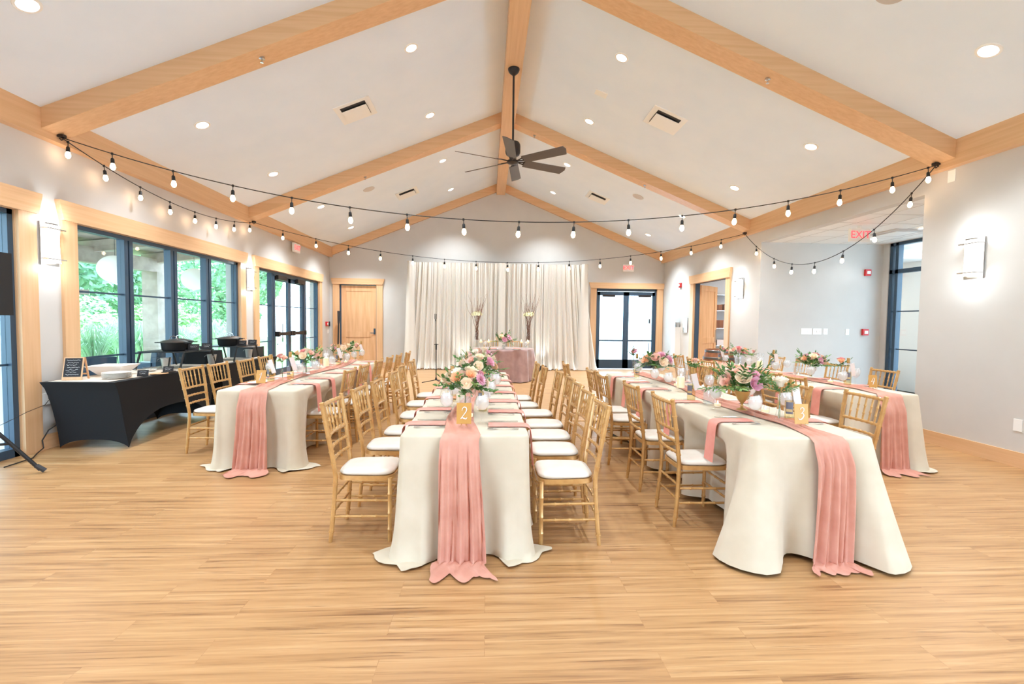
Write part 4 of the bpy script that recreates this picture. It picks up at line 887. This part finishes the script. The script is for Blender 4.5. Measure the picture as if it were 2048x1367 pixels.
pl_m = MB().lathe([(0,0),(.08,0),(.13,.012),(.135,.016),(.08,.006),(0,.005)],n=32).mesh('dinner_plate','porcelain')
for k in range(6): tag(put('dinner_plate',pl_m,None,(-4.18,5.42,BZ+k*.0105)),'white dinner plate, %s from the bottom of the stack on the buffet' % (ORD[k]),'plate','stacked white dinner plates')
def menu_card(x,y,z,label,rz=.25,s=1):
    t = thing('menu_card',label,'sign',(x,y,z),rz,'small black buffet cards'); c = MB().box(-.055*s,.055*s,-.003,.003,0,.075*s).obj('card','chalkboard',t,0); c.rotation_euler = (math.radians(-18),0,0)
    m = MB(); squiggle(m,-.035*s,.035*s,.05*s,-.005,.004,int(x*100)); squiggle(m,-.03*s,.025*s,.03*s,-.005,.004,int(y*100)); m.obj('chalk_writing','chalk',c)
menu_card(-4.03,5.60,BZ,'small black card beside the plate stack'); menu_card(-4.05,6.06,BZ,'small black card in front of the glass bowls')
t = thing('glass_bowl','clear glass bowl on the buffet behind the small card','bowl',(-4.22,5.88,BZ)); MB().lathe([(0,.002),(.04,.002),(.085,.055),(.088,.062),(.084,.06),(.04,.008),(0,.008)],n=24).obj('bowl','glass',t,60); MB().lathe([(0,.008),(.04,.01),(.06,.03),(0,.034)],n=16).obj('contents','cushion',t)
t = thing('glass_bowl','second clear glass bowl farther back on the buffet','bowl',(-4.30,6.12,BZ)); MB().lathe([(0,.002),(.04,.002),(.085,.055),(.088,.062),(.084,.06),(.04,.008),(0,.008)],n=24).obj('bowl','glass',t,60); MB().lathe([(0,.008),(.04,.01),(.06,.03),(0,.034)],n=16).obj('contents','porcelain',t)
t = thing('tong_glass','clear square jar holding black tongs on the buffet','jar',(-4.13,6.18,BZ)); MB().box(-.045,.045,-.045,.045,.002,.13).obj('jar','glass',t,0); MB().tube([(0,0,.01),(.03,.0,.18)],.008).tube([(-.01,.01,.01),(.01,.02,.17)],.006).obj('tongs','black_plastic',t)
o = MB().lathe([(0,0),(.07,0),(.1,.006),(.1,.009),(0,.005)],n=24).obj('saucer','door_wood'); o.location = (-4.02,5.85,BZ); tag(o,'flat round wooden dish at the buffet edge','dish')
o = MB().box(-.03,.03,-.09,.09,0,.016).obj('serving_tray','black_plastic'); o.location = (-4.0,6.0,BZ); tag(o,'small flat black tray at the buffet edge','tray')
def riser(y0,y1,label):
    t = thing('buffet_riser',label,'riser',(0,0,BZ),0,'black buffet risers'); x0,x1 = -4.62,-4.02
    MB().box(x0,x1,y0,y1,.225,.24).obj('shelf','black_plastic',t,0)
    for yy,d in ((y0+.02,-.09),(y1-.02,.09)):
        for xx in (x0+.02,x1-.02): MB().tube([(xx,yy,.225),(xx,yy+d,.002)],.014,6).obj('leg','black_plastic',t)
riser(6.34,7.0,'black riser holding the two nearer cast-iron pots'); riser(7.64,8.3,'black riser holding the two farther cast-iron pots')
def pot(x,y,label):
    t = thing('casserole_pot',label,'pot',(x,y,BZ+.241),0,'cast-iron casseroles')
    MB().lathe([(0,0),(.12,0),(.135,.02),(.145,.11),(.15,.115)],n=32).obj('pot_body','cast_iron',t); MB().lathe([(.162,.114),(.162,.122),(.12,.14),(.05,.155),(0,.158)],n=32).obj('lid','iron_lid',t)
    MB().tube([(-.05,0,.15),(-.04,0,.19),(0,0,.205),(.04,0,.19),(.05,0,.15)],.005,6).obj('lid_handle','steel',t)
    for s_ in (-1,1): MB().box(s_*.19-.035,s_*.19+.035,-.04,.04,.105,.117).obj('side_handle','cast_iron',t,0)
pot(-4.26,6.50,'black cast-iron pot on the nearer riser, closest to the camera'); pot(-4.40,6.84,'black cast-iron pot on the nearer riser, behind the first')
pot(-4.26,7.80,'black cast-iron pot on the farther riser, left one'); pot(-4.40,8.14,'black cast-iron pot on the farther riser, right one')
menu_card(-4.065,6.60,BZ+.241,'black name card before the nearest pot',s=1.2); menu_card(-4.065,6.90,BZ+.241,'black name card before the second pot',s=1.2); menu_card(-4.065,7.86,BZ+.241,'black name card before the third pot',s=1.2); menu_card(-4.065,8.2,BZ+.241,'black name card before the fourth pot',s=1.2)
def bucket(x,y,label):
    t = thing('metal_bucket',label,'bucket',(x,y,BZ),0,'small galvanized buckets'); MB().lathe([(0,.002),(.042,.002),(.062,.15),(.065,.152),(.06,.15),(.04,.006),(0,.006)],n=22).obj('body','galvanized',t)
    MB().tube([(.062*cos(a),.062*sin(a)+.0,.14-.0) if False else (.066*cos(a),-.066,.12+.03*sin(a)) for a in [PI*k/8 for k in range(9)]],.002,5).obj('handle','galvanized',t)
bucket(-4.30,6.40,'small galvanized bucket under the nearer riser'); bucket(-4.08,7.05,'small galvanized bucket standing in front of the riser'); bucket(-4.2,8.35,'small galvanized bucket at the far end of the buffet')
n = 64; rows = []
for k in range(7):
    q = k/6; ring = []
    for i in range(n):
        a = 2*PI*i/n; e = .3; cx_ = math.copysign(abs(cos(a))**e,cos(a)); cy_ = math.copysign(abs(sin(a))**e,sin(a)); w = 1+.05*q*sin(a*13)+.03*q
        ring.append((-4.36+.21*cx_*w, 7.31+.18*cy_*w, BZ+.19*(1-q)+.002))
    rows.append(ring)
o = MB().add([p for r in rows for p in r],[(k*n+i,(k+1)*n+i,(k+1)*n+(i+1)%n,k*n+(i+1)%n) for k in range(6) for i in range(n)]+[tuple(range(n))]).obj('black_drape','spandex',None,60); tag(o,'black cloth draped over a low stand between the two risers','cloth')
t = thing('glass_rack','black crate of upturned drinking glasses at the far end of the buffet','rack',(-4.36,8.62,BZ)); MB().box(-.2,.2,-.2,.2,0,.18).obj('crate','black_plastic',t,0)
gl_m = MB().lathe([(.03,.0),(.034,.06),(.036,.1),(.034,.14),(.033,.14),(.034,.1),(.03,.004),(0,.004)],n=16).mesh('tumbler','glass',60)
for k in range(4): tag(put('tumbler',gl_m,None,(-4.49+.085*k,8.55,BZ+.181)),'clear tumbler on the glass crate, %s from the window' % ORD[k],'glass','tumblers on the crate')

# ------------------------------------------------------------ sweetheart table and backdrop
CX, CY, RR = .41, 11.72, .76
n = 140; rows = []
for k in range(-1,19):
    q = max(0,k/18); z = TOP+.02-(TOP+.005)*q; ring = []
    for i in range(n):
        a = 2*PI*i/n; w = (.055*sin(a*12+.5*q+.9*sin(a*3))+.022*sin(a*23+1.3+q)+.008*sin(a*37))*q**.55
        rad = RR-.01 if k < 0 else RR+.01+.06*q+w+(.10*math.exp(-(((a-math.radians(292)+PI)%(2*PI)-PI)/.16)**2)*q*q if q > .3 else 0)
        ring.append((CX+rad*cos(a),CY+rad*sin(a),z+(.004 if k < 0 else 0)))
    rows.append(ring)
vs = [p for r in rows for p in r]; fs = [(k*n+i,k*n+(i+1)%n,(k+1)*n+(i+1)%n,(k+1)*n+i)[::-1] for k in range(len(rows)-1) for i in range(n)]+[tuple(range(n))]
tag(MB().add(vs,fs).obj('tablecloth','velvet',None,80),'mauve velvet cloth over the round sweetheart table','tablecloth')
t = thing('sweetheart_table','round table hidden under the mauve velvet cloth','table',(CX,CY,0)); MB().lathe([(0,TOP-.02),(RR-.02,TOP-.02),(RR-.02,TOP+.01),(0,TOP+.01)],n=40).obj('tabletop','charcoal',t,0); MB().tube([(0,0,0),(0,0,TOP-.02)],.05).obj('leg','charcoal',t)
for x,l in ((.10,'left gold chiavari chair behind the mauve sweetheart table'),(.78,'right gold chiavari chair behind the mauve sweetheart table')): copy_tree(CHAIR,(x,12.80,0),-PI/2,l,'chairs at the sweetheart table')
Z2 = TOP+.026
A_((.40,11.30,Z2),'blush, mauve and fern bouquet on the sweetheart table','cyl',['rose_blush','rose_cream','rose_mauve','rose_pink','rose_cream','dahlia','rose_blush','rose_cream','rose_mauve','rose_peach'],16,31,1.7,.19,sprig_kinds=(3,0,3,1))
def stemcandle(x,y,label):
    t = thing('floating_candle',label,'candle',(x,y,Z2),0,'stemmed glass candles'); MB().lathe([(0,.002),(.04,.002),(.04,.006),(.008,.014),(.008,.07),(.03,.09),(.042,.13),(.042,.2),(.04,.2),(.04,.13),(0,.09)],n=18).obj('glass_holder','glass',t,60)
    MB().lathe([(0,.15),(.036,.15),(.036,.19),(0,.195)],n=16).obj('wax','wax',t); MB().lathe([(0,.19),(.008,.2),(.005,.222),(0,.235)],n=8).obj('flame','flame',t)
for x,l in ((-.16,'lit stemmed candle at the left end of the sweetheart table'),(.03,'lit stemmed candle beside the left goblet on the sweetheart table'),(.84,'lit stemmed candle right of the bouquet on the sweetheart table'),(1.0,'lit stemmed candle at the right end of the sweetheart table')): stemcandle(x,11.4,l)
place('g',(-.05,11.25,Z2),'goblet at the left setting of the sweetheart table','goblets on the sweetheart table',sc=1.12); place('g',(.94,11.25,Z2),'goblet at the right setting of the sweetheart table','goblets on the sweetheart table',sc=1.12)
for x,l in ((.14,'left'),(.72,'right')):
    t = thing('dinner_setting','white plate with a dark pink napkin, %s side of the sweetheart table' % l,'plate',(x,11.15,Z2)); put('plate',pl_m,t); MB().box(-.09,.09,-.03,.03,.016,.03).obj('napkin','napkin_pink',t,0)
# voile backdrop
t = thing('voile_backdrop','floor-length white voile backdrop behind the sweetheart table','curtain',(0,13.95,0))
for x0,x1,sd in ((-2.30,-.98,1),(-.98,.40,2),(.40,1.66,3),(1.66,2.92,4)):
    P = []; N = 130; rnd = random.Random(sd); ph = [rnd.uniform(0,6) for _ in range(5)]
    for r in range(25):
        q = r/24; z = 3.2-3.19*q; row = []
        for i in range(N+1):
            u = i/N; sp_ = 1+.10*q if x0 < -2 or x1 > 2.8 else 1+.02*q; xx = x0+(x1-x0)*u
            if x0 < -2: xx -= .26*q**1.2*(1-u)**2
            if x1 > 2.8: xx += .44*q**1.3*u**2
            am = .022+.03*q; y = am*sin(u*55+ph[0]+.6*sin(q*2+ph[1]))+.6*am*sin(u*91+ph[2]+q)+.012*sin(u*150+ph[3])
            if q > .94: y -= .16*(q-.94)/.06*(.6+.5*sin(u*40+ph[4]))
            row.append((xx,y,max(.008,z)+(0.03*abs(sin(u*70)) if q > .97 else 0)))
        P.append(row)
    MB().grid(P).obj('voile_panel','voile',t,180)
for x in (-2.30,.42,2.92):   # gathered columns at the uprights
    P = [[(x+(.09+.02*sin(k*2.2)+(.10 if x != .42 else .03)*q)*cos(k*PI/10),-.03+(.09+.012*sin(k*5))*sin(k*PI/10)-0.02,3.215-3.2*q) for k in range(-10,1)] for q in [r/14 for r in range(15)]]
    MB().grid(P).obj('gathered_column','voile',t,180)
MB().tube([(-2.3,.06,3.19),(2.92,.06,3.17)],.02).tube([(-2.3,.08,0),(-2.3,.08,3.2)],.025).tube([(2.92,.08,0),(2.92,.08,3.2)],.025).tube([(.42,.08,0),(.42,.08,3.2)],.025).obj('pipe_frame','steel',t)
for x,l in ((-.76,'small black uplight on the floor before the left voile'),(1.66,'small black uplight on the floor before the right voile')):
    t = thing('uplight',l,'lamp',(x,13.55,0),0,'floor uplights'); MB().box(-.09,.09,-.05,.05,.03,.17).obj('housing','black_plastic',t,0); MB().box(-.11,-.095,-.02,.02,0,.12).box(.095,.11,-.02,.02,0,.12).obj('yoke','black_plastic',t,0); MB().box(-.075,.075,.051,.055,.05,.15).obj('lens','uplight',t,0)
    lamp('uplight_beam','SPOT',(x,13.63,.14),22,col=(.93,1,.98),rot=(math.radians(158),0,0),spot_size=math.radians(60),spot_blend=.9,shadow_soft_size=.05)
# tall vases with branches
for x,l,sd in ((-.30,'tall glass vase of twisted branches left of the sweetheart table',1),(1.14,'tall glass vase of twisted branches right of the sweetheart table',2)):
    t = thing('branch_vase',l,'vase',(x,12.85,0),0,'tall branch vases'); rnd = random.Random(sd+3)
    MB().lathe([(.11,0),(.11,.008),(.10,.012),(.10,.88),(.11,.885),(.11,.895),(0,.895)],n=20).obj('pedestal','acrylic',t)
    MB().lathe([(0,.90),(.075,.90),(.075,.93),(.06,1.0),(.085,1.62),(.09,1.63),(.082,1.62),(.055,1.0),(0,.93)],n=22).obj('vase','glass',t,60)
    for k in range(14):
        a = rnd.uniform(0,6.28); pts = []; L = rnd.uniform(.75,1.1); sp_ = rnd.uniform(.08,.34)
        for i in range(16):
            q = i/15; pts.append((.03*cos(a)+sp_*cos(a)*max(0,q-.35)**1.1*1.5+.018*sin(q*17+k), .03*sin(a)+sp_*sin(a)*max(0,q-.35)*1.5+.018*cos(q*15+k), .95+.25+q*L*.98-.25*(1-q)))
        b_ = MB().tube(pts,[.008*(1-.75*i/15) for i in range(16)],5)
        j = 9; b_.tube([pts[j],(pts[j][0]+.05*cos(a+1),pts[j][1]+.05*sin(a+1),pts[j][2]+.15),(pts[j][0]+.06*cos(a+1.4),pts[j][1],pts[j][2]+.27)],[.004,.003,.0015],4)
        b_.obj('branch','twig',t)
    for k in range(16):
        a = k*2*PI/10; r_ = .12 if k < 10 else .06; o = put('hydrangea_head',HYD,t); orient(o,(cos(a),sin(a),.5),(r_*cos(a),r_*sin(a),1.66+(.03 if k >= 9 else 0)),k); o.scale = (1.5,1.5,1.2)
# microphone stand
t = thing('microphone_stand','black microphone stand in front of the voile backdrop','microphone stand',(-1.20,10.9,0))
MB().tube([(0,0,.08),(0,0,.82)],.011).obj('lower_tube','black_plastic',t); MB().tube([(0,0,.8),(-.012,0,1.45)],.007).obj('upper_tube','black_plastic',t); MB().tube([(0,0,.78),(0,0,.92)],.018).box(-.05,.05,-.008,.008,.9,.915).obj('clutch','black_plastic',t)
MB().tube([(0,0,.06),(0,0,.13)],[.035,.015]).obj('hub','black_plastic',t)
for a_ in (math.radians(-170),math.radians(-50),math.radians(20)): MB().tube([(0,0,.07),(.33*cos(a_),.33*sin(a_),.012)],.009).obj('leg','black_plastic',t)
MB().tube([(-.012,0,1.45),(-.02,0,1.5)],.012).tube([(-.032,0,1.5),(-.034,0,1.62)],.008).tube([(-.004,0,1.5),(-.004,0,1.62)],.008).obj('microphone_clip','black_plastic',t)
t = thing('stored_stand','folded black stand leaning in the corner by the back left door','stand',(-4.50,14.1,0)); MB().tube([(0,0,0),(.03,.02,1.35)],.022).obj('pole','black_plastic',t); MB().tube([(.03,.02,1.35),(.04,.03,1.72)],[.03,.05]).obj('head','charcoal',t)
# wine barrel
t = thing('wine_barrel','wine barrel standing against the right wall behind the tables','barrel',(5.15,10.0,0))
MB().lathe([(0,.005)]+[(.27+.075*sin(PI*k/16),.005+.9*k/16) for k in range(17)]+[(.25,.9),(.25,.885),(0,.885)],n=32).obj('staves','barrel_wood',t)
for z,r_ in ((.06,.287),(.2,.322),(.33,.345),(.58,.345),(.71,.322),(.86,.287)): MB().lathe([(r_,z-.025),(r_+.006,z-.02),(r_+.006,z+.02),(r_,z+.025)],n=32).obj('hoop','barrel_hoop',t)
# storage shelf seen through the open door
t = thing('storage_shelf','wire storage shelf inside the room behind the open right door','shelf',(7.3,13.05,0))
for z in (.3,.85,1.35,1.85,2.3): MB().box(-.9,.9,-.22,.22,z-.015,z).obj('shelf_board','steel',t,0)
for xx in (-.9,.9,0):
    for yy in (-.22,.22): MB().tube([(xx,yy,0),(xx,yy,2.35)],.012).obj('upright','steel',t)
random.seed(9)
for k,(x,z,c) in enumerate(((6.25,1.85,'barrel_wood'),(6.55,1.85,'cushion'),(6.9,1.35,'door_wood'),(6.3,1.35,'barrel_wood'),(6.35,.85,'paper'),(6.7,.85,'door_wood'),(6.3,.3,'charcoal'),(6.75,.3,'paper'))):
    s_ = .1+.02*(k%3); t = thing('storage_box','box on the %s shelf level behind the open door, %s' % (('lowest','second','third','fourth')[int(round((z-.3)/.52))],('left one','right one')[k%2]),'box',(x+.36,13.03,z+.001),0,'boxes in the store room')
    MB().box(-s_,s_,-.12,.12,0,.16+.02*(k%4)).obj('carton',c,t,0); MB().box(-s_-.004,s_+.004,-.124,.124,.14+.02*(k%4),.165+.02*(k%4)).obj('lid',c,t,0)

# ------------------------------------------------------------ outside
o = MB().box(-45,XL-T,-6,40,-.16,-.06).obj('lawn','lawn',None,0); o['kind'] = 'structure'
o = MB().box(-8.9,XL-T,-2,13.8,-.06,-.02).obj('porch_floor','concrete',None,0); o['kind'] = 'structure'
o = MB().box(-4.9,16,YB+.3,40,-.16,-.02).obj('terrace','concrete',None,0); o['kind'] = 'structure'
t = thing('porch_roof','weathered timber porch roof outside the left windows','porch roof',(0,0,0))
MB().prism([(-9.3,3.05),(XL-T,3.5),(XL-T,3.6),(-9.3,3.15)],3.0,12.6,'y').obj('roof_boards','grey_wood',t,0)
for y in (4.2,7.4,10.6,12.5): MB().prism([(-8.9,2.82),(XL-T,3.26),(XL-T,3.5),(-8.9,3.06)],y-.1,y+.1,'y').obj('rafter','grey_wood',t,0)
MB().box(-8.75,-8.5,3.0,12.8,2.62,2.95).obj('eave_beam','grey_wood',t,0)
for y,l in ((12.45,'thick timber porch post seen through the third window bay'),(9.9,'timber porch post seen at the edge of the first window bay'),(5.6,'timber porch post beyond the near window')):
    s_ = .19 if y > 12 else .13
    t = thing('porch_post',l,'post',(-8.6,y,-.02),0,'porch posts'); MB().box(-s_,s_,-s_,s_,0,2.64).obj('shaft','grey_wood',t,0); MB().box(-s_-.04,s_+.04,-s_-.04,s_+.04,0,.35).obj('base','concrete',t,0)
    MB().prism([(-.06,1.95),(.06,1.95),(.06,2.05),(-.06,2.05)],y*0,.5,'y').obj('knee_brace','grey_wood',t,0).rotation_euler = (math.radians(35),0,0) if False else (0,0,0)
for x,y,z,l in ((-7.0,9.1,2.35,'round white paper lantern hanging outside the first window bay'),(-7.0,11.45,2.38,'round white paper lantern hanging outside the third window bay')):
    t = thing('paper_lantern',l,'lantern',(x,y,z),0,'white paper lanterns'); r_ = .27
    MB().lathe([(r_*sin(PI*k/18),-r_*cos(PI*k/18)*.95*(1+.0)) for k in range(19)],n=28).obj('globe','lantern',t); MB().tube([(0,0,.25),(0,0,.95)],.004).obj('hanger','black_plastic',t)
def leafcloud(name, m, n, rx, ry, rz, size, seed):
    r = random.Random(seed); mb = MB()
    lobes = [(r.uniform(-.55,.55)*rx,r.uniform(-.55,.55)*ry,r.uniform(-.5,.6)*rz,r.uniform(.35,.6)) for _ in range(9)]
    for k in range(n):
        lx,ly,lz,ls = r.choice(lobes); d = Vector((r.gauss(0,1),r.gauss(0,1),r.gauss(0,1))).normalized()*r.uniform(.72,1.02); c = Vector((lx+d.x*rx*ls,ly+d.y*ry*ls,lz+d.z*rz*ls))
        a = Vector((r.gauss(0,1),r.gauss(0,1),r.gauss(0,.6))).normalized(); b = a.orthogonal().normalized(); s_ = size*r.uniform(.6,1.3)
        mb.add([c-a*s_,c+b*s_*.5,c+a*s_,c-b*s_*.5],[(0,1,2,3)])
    return mb.mesh(name,m,0)
CR = [leafcloud('crown','tree_leaf_hazed',9000,3.2,3.2,3.4,.17,1),leafcloud('crown','bush_leaf_hazed',6000,1.6,1.6,1.5,.09,2),leafcloud('crown','tree_leaf_hazed',9000,3.4,3.4,2.8,.15,5)]
random.seed(12)
TR = [(-17.5,3.5,2.6,0,1),(-18.5,10.8,2.8,2,1),(-17.5,18,2.8,0,1),(-18.5,25.5,2.9,2,1.05),(-17.5,33.5,2.9,0,1.1),(-27.5,7,5,2,1.5),(-28,19,5.2,0,1.6),(-28,31,5.2,2,1.6),(-10.5,38.5,3,0,1.1)]
for k,(x,y,z,c,s_) in enumerate(TR):
    t = thing('leafy_tree','leafy green tree beyond the porch, %s' % ('number %d counting away from the near window' % (k+1)),'tree',(x,y,-.1),0,'trees beyond the porch'); t['label'] = 'haze-paled green leafy tree beyond the porch, %s' % ('twelve' if 0 else ['behind the first window bay','far behind the second bay','behind the glass doors','deep in the row, tallest','past the glass doors','tall, deep behind the first bay','tall, deep behind the third bay','tall, deep behind the doors','alone at the farthest end'][k])
    put('crown',CR[c],t,(0,0,z),(0,0,k*1.3),s_); MB().tube([(0,0,0),(.1,.1,z*.6),(0,.3,z+1.2)],[.22,.16,.06],8).tube([(.1,.1,z*.5),(.9,-.6,z*.9),(1.9,-1.1,z*1.2)],[.1,.06,.02],6).obj('trunk','bark',t)
for k,(x,y,s_) in enumerate(((-13.9,9.0,.85),(-14.0,12.6,.9),(-13.9,16.4,.95),(-14.0,20.4,1.0),(-13.6,5.6,.75))):
    t = thing('green_shrub','x','shrub',(x,y,-.1),0,'rounded shrubs'); t['label'] = 'rounded bright green shrub outside, %s' % ['behind the second window bay','behind the third window bay','behind the fourth window bay','behind the glass doors','behind the first window bay'][k]; put('crown',CR[1],t,(0,0,1.1*s_),(0,0,k),s_); MB().tube([(0,0,0),(0,0,1.2*s_)],[.06,.03],6).obj('stem','bark',t)
def grass_mesh(seed, n=260, H=1.25, R=.7):
    r = random.Random(seed); mb = MB()
    for k in range(n):
        a = r.uniform(0,6.28); q = r.uniform(.2,1)*R; h = H*r.uniform(.6,1.1); w = .012; c,s_ = cos(a),sin(a); p = [Vector((.12*c,.12*s_,0)),Vector((.3*q*c,.3*q*s_,h*.6)),Vector((.7*q*c,.7*q*s_,h)),Vector((1.15*q*c,1.15*q*s_,h*.9))]; sd_ = Vector((-s_,c,0))*w
        mb.add([p[0]-sd_,p[0]+sd_,p[1]-sd_,p[1]+sd_,p[2]-sd_*.7,p[2]+sd_*.7,p[3]],[(0,1,3,2),(2,3,5,4),(4,5,6)])
    return mb.mesh('blades','grass_blade',0)
GR = [grass_mesh(1),grass_mesh(2)]
k = 0
for x in (-9.6,-11.0):
    for j in range(9):
        y = 4.8+j*1.72+(.86 if x < -10 else 0); o = put('ornamental_grass',GR[k%2],None,(x+random.uniform(-.2,.2),y,-.1),(0,0,k*1.7),random.uniform(.85,1.15)); k += 1
        tag(o,'feathery clump of ornamental grass in the bed beyond the porch','grass','ornamental grasses beyond the porch')
for x,y,rz,l in ((-6.3,7.4,2.6,'dark wicker armchair with pale cushion outside the second window bay'),(-6.5,9.4,2.9,'dark wicker armchair farther along the porch')):
    t = thing('wicker_armchair',l,'armchair',(x,y,-.02),rz,'wicker porch armchairs'); m = MB()
    m.box(-.35,.35,-.35,.35,.18,.36).obj('base','wicker',t,0); MB().prism([(-.35,.36),(-.22,.36),(-.30,.86),(-.42,.86)],-.35,.35,'y').obj('backrest','wicker',t,0); MB().box(-.3,.35,-.38,-.28,.36,.62).box(-.3,.35,.28,.38,.36,.62).obj('armrests','wicker',t,0)
    MB().box(-.22,.34,-.28,.28,.362,.46).obj('seat_cushion','cushion',t,0)
    for a_ in (-.3,.3):
        for b_ in (-.3,.3): MB().box(a_-.025,a_+.025,b_-.025,b_+.025,0,.18).obj('leg','wicker',t,0)
t = thing('porch_railing','white railing outside the glass doors','railing',(-8.6,21.0,-.1)); MB().box(-.03,.03,-1.6,1.6,.95,1.0).box(-.03,.03,-1.6,1.6,.5,.54).obj('rails','white_paint',t,0)
for k in range(5): MB().box(-.04,.04,-1.6+k*.79,-1.53+k*.79,0,1.0).obj('baluster','white_paint',t,0)
